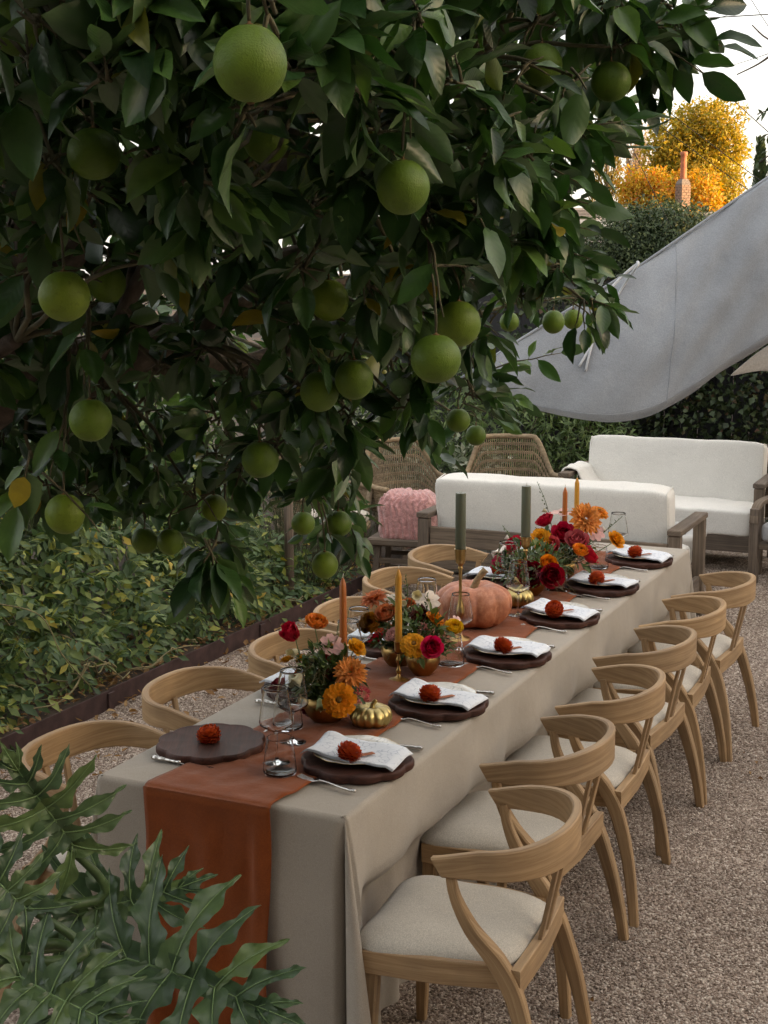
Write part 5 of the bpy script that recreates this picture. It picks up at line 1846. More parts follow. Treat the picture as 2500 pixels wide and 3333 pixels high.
def citrus_leaf(L, W, fold, curl, n=6):
    vs, fs, uv = [], [], []
    ph = random.uniform(0, 9)
    for i in range(n+1):
        t = i/n
        w = W/2*(math.sin(math.pi*t**.88)**.82 if 0 < t < 1 else (.03 if t == 0 else .01))
        z = -curl*L*t*t+.02*L*math.sin(t*7+ph)
        y = L*t*(1-.2*abs(curl)*t)
        wz = .03*L*math.sin(t*11+ph)*(w/(W/2))
        vs += [(-w, y, z+w*fold*2+wz), (-w*.5, y, z+w*fold*.75), (0, y, z), (w*.5, y, z+w*fold*.75), (w, y, z+w*fold*2-wz)]
        uv += [(-1, t), (-.5, t), (0, t), (.5, t), (1, t)]
    for i in range(n):
        a = i*5
        for k in range(4): fs.append((a+k, a+k+1, a+k+6, a+k+5))
    return vs, fs, uv

# ------------------------------------------------------------------ the orange tree
BLOBS = [(0.88,-1.57,2.45,0.03),(0.39,-1.23,2.26,0.04),(1.10,-0.77,2.45,0.04),(0.91,-1.55,2.40,0.03),(0.59,-1.24,2.34,0.04),(0.09,-0.84,2.04,0.05),(1.06,-1.39,2.41,0.03),(0.57,-0.73,2.05,0.05),(1.17,-0.79,2.62,0.04),(1.05,-1.09,2.36,0.04),(0.84,-1.04,2.31,0.04),(0.54,-1.18,2.25,0.04),(0.75,-1.33,2.29,0.04),(0.64,-1.45,2.52,0.04),(0.97,-1.32,2.53,0.04),(1.02,-1.43,2.44,0.03),(-0.01,-0.53,1.78,0.06),(0.74,-1.65,2.40,0.03),(0.16,-1.01,2.18,0.05),(0.32,-1.04,2.13,0.05),(-0.13,-0.14,1.57,0.07),(0.87,-1.60,2.35,0.03),(1.04,-0.67,2.17,0.05),(0.33,-0.55,1.97,0.06),(0.62,-0.47,1.97,0.05),(1.01,-0.85,2.62,0.04),(0.17,-0.77,2.00,0.05),(1.14,-0.40,2.61,0.05),(0.02,-0.09,1.57,0.07),(0.80,-0.97,2.13,0.04),(0.34,-0.07,1.63,0.07),(0.58,-1.33,2.29,0.04),(0.93,-1.04,2.27,0.04),(0.51,-0.81,2.12,0.05),(0.82,-0.82,2.18,0.05),(0.19,-0.26,1.79,0.06),(0.74,-0.37,1.94,0.06),(1.10,-0.74,2.31,0.05),(1.11,-0.50,2.39,0.05),(0.83,-1.21,2.25,0.04),(0.34,-0.93,2.12,0.05),(1.11,-1.22,2.45,0.04),(0.93,-1.52,2.46,0.03),(1.14,-0.82,2.51,0.04),(0.86,-0.43,2.11,0.05),(0.55,-1.06,2.14,0.04),(0.57,-1.50,2.31,0.04),(0.76,-0.12,1.86,0.06),(0.37,-0.45,1.93,0.06),(0.83,-1.34,2.25,0.04),(1.14,-0.63,2.45,0.05),(0.55,-0.50,1.89,0.06),(-0.27,-0.46,1.77,0.06),(1.01,-0.77,2.56,0.04),(1.06,-0.87,2.22,0.04),(0.67,-1.39,2.51,0.04),(0.72,-1.15,2.20,0.04),(0.98,-0.98,2.29,0.04),(0.47,-1.24,2.36,0.04),(0.81,-0.56,2.05,0.05),(0.41,-0.37,1.76,0.06),(0.02,-0.62,1.89,0.06),(0.18,-0.47,1.92,0.06),(0.92,-0.75,2.15,0.05),(1.07,-1.34,2.36,0.04),(0.81,-1.30,2.33,0.04),(1.14,-0.99,2.35,0.04),(0.95,-0.33,2.08,0.05),(0.86,-1.58,2.50,0.03),(1.11,-1.09,2.39,0.04),(-0.14,-0.49,1.66,0.06),(0.38,-0.84,2.03,0.05),(0.95,-1.43,2.39,0.03),(0.92,-1.37,2.51,0.04),(-0.17,-0.27,1.59,0.07),(0.02,-0.26,1.69,0.06),(0.11,-0.58,1.87,0.06),(0.05,-0.91,1.96,0.05),(1.15,-0.38,2.53,0.05),(0.61,-0.81,2.17,0.05),(0.95,-0.99,2.54,0.04),(0.99,-0.92,2.22,0.04),(0.57,-0.34,1.83,0.06),(0.80,-0.73,2.10,0.05),(0.99,-1.48,2.32,0.03),(0.78,-0.89,2.23,0.05),(0.65,-1.53,2.35,0.04),(0.71,-0.37,1.85,0.06),(0.85,-0.37,2.00,0.05),(1.10,-0.96,2.29,0.04),(0.15,-0.08,1.64,0.07),(0.74,-1.57,2.38,0.03),(1.20,-0.18,2.62,0.05),(0.66,-1.59,2.49,0.03),(-0.34,-0.44,1.64,0.06),(1.06,-1.38,2.49,0.03),(0.81,-1.34,2.39,0.04),(1.05,-1.48,2.36,0.03),(-0.03,-0.36,1.72,0.06),(0.78,-1.61,2.42,0.03),(1.03,-0.33,2.13,0.05),(1.00,-1.04,2.59,0.04),(1.08,-0.63,2.23,0.05),(1.11,-0.82,2.59,0.04),(0.65,-0.71,2.01,0.05),(0.97,-1.06,2.45,0.04),(0.61,-1.12,2.22,0.04),(0.42,-1.13,2.20,0.04),(0.75,-1.32,2.56,0.04),(0.77,-1.47,2.43,0.04),(0.97,0.05,2.05,0.06),(0.02,-0.01,1.44,0.07),(0.94,-1.46,2.43,0.03),(0.46,-0.11,1.70,0.06),(1.02,-1.18,2.32,0.04),(-0.36,-0.15,1.72,0.08),(0.27,-1.10,2.62,0.05),(0.49,0.06,1.90,0.07),(0.36,-1.24,2.49,0.05),(0.31,-0.43,2.13,0.06),(0.34,0.04,1.90,0.07),(-0.14,-0.15,1.95,0.07),(0.65,-0.86,2.33,0.05),(0.85,-0.57,2.39,0.06),(0.42,-1.08,2.48,0.05),(0.63,0.30,2.00,0.08),(0.60,-0.46,2.31,0.06),(0.16,-0.09,1.85,0.07),(0.12,0.31,1.54,0.08),(-0.05,0.12,1.66,0.08),(0.57,-0.19,2.03,0.07),(0.17,-0.27,2.00,0.07),(0.27,-0.88,2.39,0.05),(-0.12,-0.69,2.12,0.06),(0.73,-0.95,2.41,0.05),(-0.48,-0.25,1.93,0.07),(-0.00,-0.71,2.21,0.06),(0.79,-0.75,2.53,0.05),(0.31,0.17,1.70,0.08),(0.68,-0.93,2.61,0.05),(1.00,-0.01,2.50,0.06),(-0.19,0.03,1.76,0.08),(0.44,-0.71,2.31,0.06),(-0.35,0.00,1.79,0.08),(0.06,0.33,1.70,0.08),(0.99,-0.28,2.68,0.06),(0.80,-0.19,2.20,0.06),(0.24,-0.81,2.28,0.06),(0.86,-0.26,2.51,0.06),(0.65,-0.47,2.16,0.06),(0.30,-0.77,2.38,0.06),(0.44,-0.34,2.14,0.06),(0.81,-0.17,2.75,0.06),(-0.00,-0.79,2.32,0.06),(0.79,-0.44,2.67,0.06),(0.32,-0.76,2.24,0.06),(0.32,-1.15,2.40,0.05),(1.04,0.11,2.73,0.07),(0.89,-0.40,2.36,0.06),(0.73,-0.45,2.49,0.06),(0.75,-0.69,2.37,0.05),(-0.33,0.16,1.59,0.08),(0.71,-0.69,2.68,0.05),(0.53,0.18,1.81,0.07),(-0.08,-0.36,2.05,0.07),(0.80,-0.37,2.27,0.06),(0.39,-0.08,2.05,0.07),(0.96,-0.26,2.29,0.06),(0.38,-0.45,2.23,0.06),(0.83,0.20,2.15,0.07),(0.42,-1.13,2.56,0.05),(0.50,-0.86,2.61,0.05),(0.06,-0.37,2.14,0.07),(0.42,-0.68,2.41,0.06),(0.71,-0.76,2.48,0.05),(0.94,0.14,2.67,0.07),(-0.31,-0.22,1.94,0.07),(-0.60,-0.07,1.59,0.08),(0.67,-1.08,2.48,0.05),(0.66,-0.11,1.99,0.07),(-0.44,-0.26,1.75,0.07),(0.72,-0.34,2.11,0.06),(0.55,-1.08,2.53,0.05),(0.84,-0.69,2.31,0.05),(0.51,-1.02,2.63,0.05),(0.38,-0.66,2.23,0.06),(0.30,-0.27,2.01,0.07),(0.96,-0.28,2.44,0.06),(0.56,0.43,1.86,0.08),(0.78,-1.00,2.51,0.05),(-0.24,0.40,1.46,0.09),(0.91,-0.15,2.61,0.06),(-0.24,-0.42,2.05,0.07),(-0.04,-0.47,2.17,0.07),(-0.47,0.13,1.55,0.08),(0.84,-0.41,2.56,0.06),(0.83,0.50,2.06,0.08),(-0.07,-0.06,1.89,0.07),(0.78,-0.51,2.20,0.06),(0.47,-1.13,2.63,0.05),(0.51,-1.07,2.44,0.05),(0.32,-1.06,2.51,0.05),(0.81,-0.71,2.65,0.05),(-0.01,0.27,1.57,0.08),(0.40,-0.12,2.73,0.08),(-0.60,0.44,1.68,0.10),(0.70,0.53,2.66,0.09),(-0.19,0.95,1.54,0.11),(0.64,0.32,2.52,0.08),(0.62,0.41,2.82,0.09),(0.45,0.11,2.66,0.08),(-0.08,0.35,2.11,0.09),(-0.59,0.03,2.00,0.09),(0.24,0.38,2.08,0.09),(0.02,-0.62,2.60,0.07),(0.51,-0.06,2.43,0.08),(-1.08,0.50,1.62,0.11),(0.24,0.18,2.21,0.09),(-0.49,0.20,2.08,0.09),(0.30,0.82,1.89,0.10),(-0.72,0.34,1.80,0.10),(-0.13,-0.13,2.38,0.08),(0.62,-0.04,2.53,0.08),(0.35,0.01,2.33,0.08),(0.31,-0.24,2.56,0.07),(0.07,-0.29,2.69,0.08),(-0.10,-0.36,2.82,0.08),(-0.02,-0.12,2.22,0.08),(0.86,0.70,2.75,0.09),(0.68,0.58,2.29,0.09),(0.32,-0.12,2.46,0.08),(0.55,0.19,2.79,0.08),(0.36,0.68,2.07,0.10),(0.60,0.65,2.08,0.09),(0.06,0.39,1.97,0.09),(-0.43,0.90,1.51,0.11),(0.39,0.23,2.24,0.09),(0.11,-0.18,2.34,0.08),(0.61,0.22,2.35,0.08),(-0.38,0.69,1.72,0.11),(-0.80,0.44,1.60,0.10),(0.13,0.12,2.31,0.09),(0.06,-0.48,2.55,0.07),(-0.13,-0.59,2.71,0.07),(0.35,-0.43,2.44,0.07),(0.71,0.62,2.87,0.09),(0.75,0.64,2.54,0.09),(-0.38,0.37,1.92,0.10),(-0.19,-0.34,2.28,0.08),(0.61,1.15,2.04,0.10),(-0.32,-0.40,2.33,0.08),(-0.26,-0.49,2.49,0.08),(0.51,-0.23,2.52,0.07),(-0.22,0.43,1.95,0.10),(-0.62,0.73,1.45,0.11),(0.05,0.71,1.82,0.10),(-0.12,-0.44,2.52,0.08),(0.52,-0.10,2.78,0.07),(-0.82,0.13,1.89,0.10),(0.31,-0.22,2.80,0.07),(0.51,0.43,2.22,0.09),(-0.49,-0.15,2.17,0.09),(-0.18,0.72,1.74,0.10),(0.19,0.83,1.75,0.10),(-0.25,-0.51,2.61,0.07),(0.33,-0.37,2.65,0.07),(-0.17,1.02,1.34,0.11),(0.28,-0.46,2.53,0.07),(-0.09,0.06,2.09,0.09),(-0.24,-0.32,2.41,0.08),(0.68,0.16,2.64,0.08),(0.16,-0.27,2.78,0.07),(0.14,-0.48,2.77,0.07),(-0.62,1.01,1.28,0.12),(0.66,0.46,2.42,0.09),(-0.43,0.16,1.93,0.09),(-0.82,0.68,1.45,0.11),(-1.37,0.82,1.69,0.12),(-0.54,1.42,1.56,0.13),(-0.64,0.23,2.93,0.10),(-0.06,0.53,2.94,0.10),(-0.08,0.38,2.56,0.10),(-0.72,0.72,2.29,0.11),(-0.81,0.98,2.01,0.12),(-0.64,0.08,2.70,0.09),(-0.06,0.23,2.75,0.09),(-1.25,1.10,1.70,0.13),(-0.20,0.26,2.89,0.09),(0.18,0.40,2.90,0.09),(-0.11,0.70,2.30,0.10),(-0.48,0.34,2.94,0.10),(-0.32,0.59,2.27,0.10),(-0.90,0.73,2.05,0.11),(0.01,0.68,2.52,0.10),(-0.43,0.52,2.43,0.10),(-1.56,1.09,1.45,0.13),(-1.23,1.16,1.44,0.13),(-0.44,0.24,2.66,0.10),(-0.96,0.53,2.29,0.11),(-0.99,1.22,1.75,0.13),(0.10,0.36,2.73,0.09),(-0.54,1.33,1.79,0.13),(-1.14,0.65,1.99,0.12),(-0.92,1.29,1.54,0.13),(-0.23,1.29,1.84,0.12),(-0.45,0.97,2.06,0.12),(-0.70,0.20,2.48,0.10),(-0.60,0.34,2.44,0.10),(-0.24,1.13,2.03,0.12),(-0.26,0.41,2.64,0.10),(-0.72,1.22,1.77,0.13),(-0.79,0.15,2.87,0.10),(-0.23,0.54,2.43,0.10),(-1.21,0.60,2.18,0.11),(-0.47,0.12,2.77,0.09),(-0.04,0.90,2.23,0.11),(-0.43,0.40,2.81,0.10),(-0.79,1.41,1.42,0.13)]
FRUIT = [(1.126,-1.701,2.338,0.0375),(0.644,-1.316,2.291,0.0375),(1.086,-1.219,2.237,0.0375),(1.026,-0.456,2.496,0.0375),(1.135,-0.377,2.469,0.0375),(0.699,-0.686,2.071,0.0375),(1.000,-0.797,2.035,0.0375),(1.057,-1.032,1.991,0.0375),(0.637,-0.609,1.895,0.0375),(0.710,-0.606,1.920,0.0375),(0.585,-1.320,2.089,0.0375),(0.169,-0.633,2.101,0.0375),(0.384,-0.997,1.867,0.0375),(0.474,-0.559,1.748,0.0375),(0.227,-0.877,1.670,0.0375),(-0.109,-0.127,1.461,0.0330),(-0.018,-0.151,1.470,0.0330),(0.043,-0.042,1.541,0.0330),(0.354,0.028,1.511,0.0330),(0.016,0.478,1.415,0.0330),(0.331,-0.001,1.412,0.0330),(0.456,0.564,1.719,0.0330),(0.249,1.236,1.597,0.0330),(0.626,0.865,1.978,0.0330),(0.510,1.426,1.966,0.0330),(0.592,-1.406,2.455,0.0375),(0.733,-0.971,2.335,0.0375),(0.248,1.547,1.951,0.0330),(-1.263,1.706,1.739,0.0330),(-0.467,0.955,1.867,0.0330)]
SPRIGS = [((1.176,-0.274,2.577),(1.306,-0.220,2.542)),((1.176,-0.274,2.577),(1.278,-0.220,2.612)),((1.117,-0.291,2.630),(1.197,-0.278,2.499)),((1.120,-0.299,2.578),(1.278,-0.243,2.490)),((1.047,-0.486,2.361),(1.172,-0.422,2.392)),((1.022,-0.615,2.328),(1.144,-0.569,2.271)),((0.340,1.208,1.811),(0.516,1.300,1.865)),((0.303,1.183,1.768),(0.414,1.222,1.706)),((0.774,0.243,2.149),(0.901,0.298,2.132)),((0.788,0.239,2.095),(0.896,0.281,2.050)),((0.234,0.790,1.630),(0.312,0.817,1.583)),((0.237,0.314,1.470),(0.278,0.315,1.372)),((0.382,-0.608,1.561),(0.400,-0.614,1.482)),((0.382,-0.608,1.561),(0.426,-0.603,1.477)),((0.382,-0.608,1.561),(0.352,-0.635,1.487)),((0.335,-1.040,1.753),(0.411,-1.020,1.672)),((0.288,-1.055,1.793),(0.278,-1.073,1.721)),((0.501,-0.848,2.371),(0.474,-0.847,2.443)),((1.148,-0.234,2.559),(1.171,-0.242,2.462)),((1.212,-0.200,2.585),(1.201,-0.220,2.506)),((0.775,0.346,2.105),(0.862,0.389,2.116)),((0.835,0.163,2.170),(0.929,0.202,2.148)),((1.027,-0.373,2.413),(1.148,-0.321,2.395)),((1.046,-0.371,2.378),(1.143,-0.330,2.361)),((0.939,-0.216,2.276),(1.035,-0.175,2.257)),((0.868,-0.035,2.227),(0.998,0.021,2.206)),((1.016,-0.391,2.344),(1.073,-0.368,2.326)),((0.340,0.966,1.715),(0.420,0.995,1.673))]
random.seed(77)
ot = empty('orange_tree', (-.85, -.85, 0), 0, 'large orange tree hanging dark leaves and green fruit over the table', 'tree')
OB = Vector((-.85, -.85, 0))
wood = MB()
fork = Vector((-.62, -.72, 1.45))
wood.tube(catmull([OB, OB+Vector((.03, .02, .5)), Vector((-.75, -.8, 1.0)), fork], 4), interp([.13, .105, .095, .09], 4), 10)
wood.v = [tuple(Vector(p)-OB) for p in wood.v]
wood.build('trunk', M_BARK, ot)
# scaffold limbs: some show as dark twisting wood inside the crown
limb_ends = [(.30, -.52, 2.75), (.39, -.46, 2.30), (.19, -.55, 2.45), (.9, -.5, 2.5), (.35, .15, 2.1), (.15, -.9, 2.0), (.6, .5, 2.3), (.95, -.2, 2.9), (-.3, .3, 2.9), (.1, -1.2, 2.7), (.3, .9, 1.95)]
lim_pts = []
for k, e in enumerate(limb_ends):
    P = limb_path(fork, e, .10, .13, 9)
    m = MB().tube([p-OB for p in P], [.055*(1-.72*i/9) for i in range(10)], 8)
    m.build('limb', M_BARK, ot)
    lim_pts += P[2:]
for P in ([(.12, -.60, 1.95), (.22, -.55, 2.15), (.29, -.50, 2.30), (.31, -.47, 2.55), (.25, -.5, 2.9)], [(.30, -.50, 1.98), (.37, -.50, 2.1), (.38, -.47, 2.25), (.33, -.47, 2.38), (.36, -.45, 2.7)], [(.13, -.55, 2.0), (.2, -.54, 2.2), (.24, -.53, 2.45), (.17, -.55, 2.8)]):
    m = MB().tube([p-OB for p in catmull(P, 5)], interp([.012, .02, .022, .02, .017][:len(P)], 5), 7)
    m.build('limb', M_BARK, ot)
    lim_pts += [Vector(p) for p in P]
leaves = []
twigs = MB()
def covers_fruit(c, m=.032):
    # fruit hangs clear of most leaves on its outer side, as it does on a bearing tree
    d = c-CAM_POS
    for x, y, z, r in FRUIT:
        f = Vector((x, y, z))-CAM_POS
        L = f.length; u = f/L
        t = d.dot(u)
        if .2 < t < L+r and (d-u*t).length < r*t/L*1.0+m: return True
    return False
def leafy_twig(a, b, nl, Ls=.085, droop=.5, r0=.0032):
    a, b = Vector(a), Vector(b)
    P = limb_path(a, b, .04, .05, 5)
    twigs.tube([p-OB for p in P], [r0*(1-.6*i/5) for i in range(6)], 5)
    ax = (b-a).normalized()
    for k in range(nl):
        t = .22+.78*(k+.5)/nl
        x = t*5; i = min(4, int(x)); p = P[i].lerp(P[i+1], x-i)
        ang = k*2.4+random.uniform(-.4, .4)
        side = ax.orthogonal().normalized(); side = (Matrix.Rotation(ang, 3, ax) @ side)
        d = (ax*random.uniform(.3, .9)+side*.85+Vector((0, 0, -droop*random.uniform(.2, 1.3)))).normalized()
        if k == nl-1: d = (ax+Vector((0, 0, -.25*droop))).normalized()
        L = Ls*random.uniform(.65, 1.25)
        vs, fs, uv = citrus_leaf(L, L*random.uniform(.38, .52), random.uniform(.05, .30), random.uniform(-.05, .42))
        nh = Vector((0, 0, 1))*random.uniform(.3, 1)+side*.5+rand_dir()*.55
        M = leaf_matrix(d, nh, random.uniform(-.5, .5))
        pet = p+d*.008
        if covers_fruit(pet+d*L*.5) and random.random() < .9: continue
        if covers_fruit(pet+d*L*.9) and random.random() < .6: continue
        twigs.tube([p-OB, pet-OB], .0011, 4, False)
        leaves.append(([q-OB for q in put(vs, M, pet)], fs, uv))
def near_limb(p):
    return min(lim_pts, key=lambda q: (q-p).length)
for x, y, z, r in BLOBS:
    c = Vector((x, y, z))
    src = near_limb(c)
    if (src-c).length > 1.0: src = c+(src-c).normalized()*random.uniform(.5, 1.0)
    twigs.tube([p-OB for p in limb_path(src, c, .06, .09, 6)], [.0065*(1-.55*i/6) for i in range(7)], 5)
    nt_ = 5 if r < .13 else 7
    for k in range(nt_):
        d = rand_dir(-.1)
        b2 = c+d*r*random.uniform(.75, 1.15)
        a2 = c+rand_dir()*r*.25
        leafy_twig(a2, b2, random.randint(4, 7), random.uniform(.07, .095))
for a, b in SPRIGS:
    leafy_twig(Vector(a)+(Vector(a)-Vector(b))*.3, b, 8, .085, .35)
# crown goes on above and left, filled with unseen leaves to block sky light
for k in range(420):
    c = Vector((random.uniform(-1.3, 1.25), random.uniform(-1.9, 1.3), random.uniform(2.3, 4.0)))
    d = Vector((c.x-.1, c.y+.3, (c.z-3.0)*1.2))
    if d.length > 1.5 or (c-CAM_POS).length < 1.15: continue
    v_ = c-CAM_POS
    if v_.dot(FW) > .3 and abs(v_.dot(RT2)/v_.dot(FW)) < .29 and v_.dot(UP2)/v_.dot(FW) < .40: continue
    leafy_twig(c, c+rand_dir()*.28, 9, .09)
    leafy_twig(c, c+rand_dir()*.28, 8, .09)
    leafy_twig(c, c+rand_dir()*.22, 7, .09)
for k in range(330):  # extra unseen leaf clusters added to shade the table's near end
    c = Vector((random.uniform(-1.0, .95), random.uniform(-2.3, -.2), random.uniform(2.85, 3.9)))
    v_ = c-CAM_POS
    if v_.length < 1.1 or v_.dot(FW) < .25: continue
    if abs(v_.dot(RT2)/v_.dot(FW)) < .31 and v_.dot(UP2)/v_.dot(FW) < .42: continue
    for j in range(3): leafy_twig(c, c+rand_dir()*.26, 8, .09)
for x, y, z, r in FRUIT:
    t_ = Vector((x, y, z+r*1.15))
    cand = min(BLOBS, key=lambda q: (Vector(q[:3])-t_-Vector((0, 0, .10))).length)
    d_ = Vector(cand[:3])-t_; far = d_.length; d_.z = abs(d_.z)+.03
    u_ = t_+d_.normalized()*.11
    leafy_twig(u_+d_.normalized()*.05, t_+Vector((random.uniform(-.03, .03), random.uniform(-.03, .03), .02)), 6, .08, .5)
    leafy_twig(u_, u_+rand_dir(.2)*.09, 5, .08, .5)
    twigs.tube([p-OB for p in limb_path(u_, Vector(cand[:3]), .05, .07, 5)], [.0035]*6, 5)
twigs.build('twigs', M_TWIG, ot)['kind'] = 'stuff'
top = top_pieces([([p+OB for p in v], f) for v, f, u in leaves], 300)
rest = MB()
for i, (v, f, u) in enumerate(leaves):
    if i in top:
        c = sum((Vector(p) for p in v), Vector())/len(v)
        MB().add([p-c for p in v], f, u).build('leaf', L_ORANGE, ot, True, loc=c)
    else: rest.add(v, f, u)
rest.build('foliage', L_ORANGE, ot)['kind'] = 'stuff'
def fruit_mesh(r, seed):
    prof = []
    for k in range(19):
        a = -math.pi/2+math.pi*k/18
        rr = r*math.cos(a); z = r*1.02*math.sin(a)
        if k == 18: z -= r*.05
        if k == 17: z -= r*.02
        prof.append((max(0, rr), z))
    return MB().lathe(prof, 28, fn=lambda a, i: 1+.012*math.sin(2*a+seed)+.006*math.sin(5*a))
for k, (x, y, z, r) in enumerate(FRUIT):
    p = Vector((x, y, z))
    o = fruit_mesh(r, k).build('orange_fruit', M_FRUIT, ot, True, loc=p-OB)
    o.scale = (1+.04*sn(k*2.7), 1+.04*sn(k*4.1), 1+.06*sn(k*1.3))
    MB().lathe([(0, r*.95), (r*.13, r*.965), (r*.16, r*1.0), (r*.05, r*1.05), (r*.05, r*1.25), (0, r*1.25)], 8).build('calyx', M_CALYX, o)
    if k == 0:
        MB().lathe([(0, -r*1.06), (r*.09, -r*1.05), (r*.12, -r*1.0), (0, -r*.97)], 8).build('navel', M_CALYX, o)
    top_ = p+Vector((0, 0, r*1.1))
    cand = sorted(BLOBS, key=lambda q: (Vector(q[:3])-top_-Vector((0, 0, .10))).length)[0]
    up_ = Vector(cand[:3])
    d_ = up_-top_; d_.z = abs(d_.z)+.03
    up_ = top_+d_.normalized()*.11
    mid_ = top_+Vector((0, 0, .025))
    o.rotation_euler = (0, 0, 0)
    MB().tube([q-p for q in catmull([top_, mid_, mid_.lerp(up_, .5)+Vector((0, 0, .02)), up_], 4)], .0022, 5).build('stalk', M_TWIG, o)
o = fruit_mesh(.032, 3).build('orange_fruit', M_RIPE, ot, True, loc=Vector((.19, -.80, 2.33))-OB)
o['label'] = 'ripening orange fruit'

# ------------------------------------------------------------------ wisteria over the bed
def frond(a, d, L, n, ls, nh):
    """compound leaf: one piece"""
    vs, fs = [], []
    a = Vector(a); d = Vector(d).normalized()
    M = leaf_matrix(d, nh)
    def addm(v, f, Mx, p):
        b = len(vs)
        vs.extend(put(v, Mx, p)); fs.extend([tuple(q+b for q in ff) for ff in f])
    cur = random.uniform(.15, .55)
    pts = []
    for i in range(n+2):
        t = i/(n+1)
        pts.append(a+M @ Vector((0, L*t, -cur*L*t*t)))
    w = .0012
    b = len(vs)
    for p in pts: vs.extend([p+M @ Vector((-w, 0, 0)), p+M @ Vector((w, 0, 0))])
    for i in range(n+1): fs.append((b+2*i, b+2*i+1, b+2*i+3, b+2*i+2))
    for i in range(1, n+2):
        t = i/(n+1)
        ax = (pts[i]-pts[i-1]).normalized()
        sz = ls*(.75+.5*math.sin(math.pi*min(1, t+.1)))*random.uniform(.8, 1.15)
        for s in ((-1, 1) if i <= n else (0,)):
            dd = (ax*.75+(M @ Vector((s, 0, 0)))*.9+Vector((0, 0, -.25))) if s else ax
            v, f = blade(sz, sz*.46, random.uniform(.05, .25), random.uniform(0, .35), 2)
            addm(v, f, leaf_matrix(dd, (M @ Vector((0, 0, 1)))+rand_dir()*.35), pts[i])
    return vs, fs
random.seed(91)
ws = empty('wisteria_hedge', (-2.9, 3, 0), 0, 'sprawling wisteria with feathery green and yellow leaves left of the table', 'vine')
WB = Vector((-2.9, 3, 0))
def hedge_top(x, y):
    q = max(0, (-2.34-x))
    h = min(1.35, .10+q*1.15+.22*sn(y*2.6, x*3)+.14*sn(y*6.5, x*4))
    return max(.10, h)*max(.25, min(1, (5.35-y)/.8))
fr_ = []
for k in range(2300):
    y = random.uniform(.9, 5.3); x = -2.36-1.65*random.random()**1.0
    z = hedge_top(x, y)*(1-.5*random.random()**2.2)+random.uniform(-.02, .05)
    d = Vector((random.uniform(.0, 1.0), random.uniform(-.9, .7), random.uniform(-.3, .6)))
    nh = Vector((.45, -.35, .9))+rand_dir()*.5
    fr_.append(frond(Vector((x, y, z))-WB, d, random.uniform(.20, .34), random.randint(4, 6), random.uniform(.058, .085), nh))
top = top_pieces([([p+WB for p in v], f) for v, f in fr_], 300)
rest = MB()
for i, (v, f) in enumerate(fr_):
    if i in top:
        c = sum(v, Vector())/len(v)
        MB().add([p-c for p in v], f).build('leaf', L_WIST, ws, True, loc=c)
    else: rest.add(v, f)
rest.build('foliage', L_WIST, ws)['kind'] = 'stuff'
M_VINE = plain('vine_stem', (.20, .17, .085), .8, .4, 30)
for k in range(34):
    y = random.uniform(1.2, 4.9); x = random.uniform(-3.3, -2.3)
    P = [(x, y, hedge_top(x, y)*.7)]
    a = random.uniform(-1.2, .8)
    for i in range(5):
        x += .13*math.cos(a)+.03; y += .16*math.sin(a); a += random.uniform(-.5, .5)
        P.append((min(x, -2.18), y, hedge_top(min(x, -2.25), y)*random.uniform(.8, 1.1)+.03))
    MB().tube([p-WB for p in catmull(P, 4)], .0035, 5).build('runner_stem', M_VINE, ws)
MB().tube([Vector(p)-WB for p in catmull([(-2.4, 2.0, .62), (-2.25, 2.12, .55), (-2.2, 2.2, .35), (-2.16, 2.35, .16)], 6)], .003, 5).build('runner_stem', M_VINE, ws)
# taller growth behind, seen through the orange branches
random.seed(92)
foliage('shrub', 'tall leafy shrub growing behind the wisteria under the orange branches', 'shrub', (-4.6, 4.5, 0),
        [(-4.3, 3.6, .9, .7, .8, .6), (-4.4, 4.8, .9, .7, .8, .6), (-4.0, 5.6, .8, .6, .6, .6), (-4.7, 2.6, .9, .7, .8, .7), (-4.9, 4.2, 1.4, .7, .9, .5), (-3.6, 6.4, .7, .6, .6, .6), (-4.9, 6.2, 1.2, .8, .9, .6)], 5200, .085, .036, L_BUSH, None, 300, 2, .4, 16)

# fallen leaves on the bed and on the gravel's rim
dl = empty('leaf_litter', (-2.1, 2.6, 0), 0, 'dry brown fallen leaves strewn along the steel edging', 'leaf litter')
dl['kind'] = 'stuff'
m = MB()
for k in range(1900):
    q = random.random()
    x = -2.22-.5*random.random()**1.3 if q < .75 else -2.13+.5*random.random()**2
    y = random.uniform(1.0, 6.0)
    L = random.uniform(.02, .055)
    v, f = blade(L, L*random.uniform(.3, .6), random.uniform(.1, .5), random.uniform(-.5, .6), 3)
    z = .075 if x < -2.17 else .012
    m.add([p-Vector((-2.1, 2.6, 0)) for p in put(v, leaf_matrix((math.cos(k*2.4), math.sin(k*2.4), random.uniform(-.1, .3)), Vector((0, 0, 1))+rand_dir()*.5), Vector((x, y, z+random.uniform(0, .012))))], f)
m.build('dry_leaves', L_DRY, dl)
dl.pop('kind', None); dl.children[0]['kind'] = 'stuff'
random.seed(17)
for k in range(16):
    x, y = random.uniform(.75, 1.5), random.uniform(.6, 4.5)
    L = random.uniform(.015, .035)
    v, f = blade(L, L*.6, .4, random.uniform(-.5, .6), 3)
    o = MB().add(put(v, leaf_matrix((math.cos(k*2.4), math.sin(k*2.4), .2), Vector((0, 0, 1))+rand_dir()*.6), Vector((0, 0, .004))), f).build('fallen_leaf', L_DRY, None, True, loc=(x, y, .012))
    tag(o, 'small dry fallen leaf lying on the gravel right of the chairs', 'leaf', 'dry leaves on the open gravel')

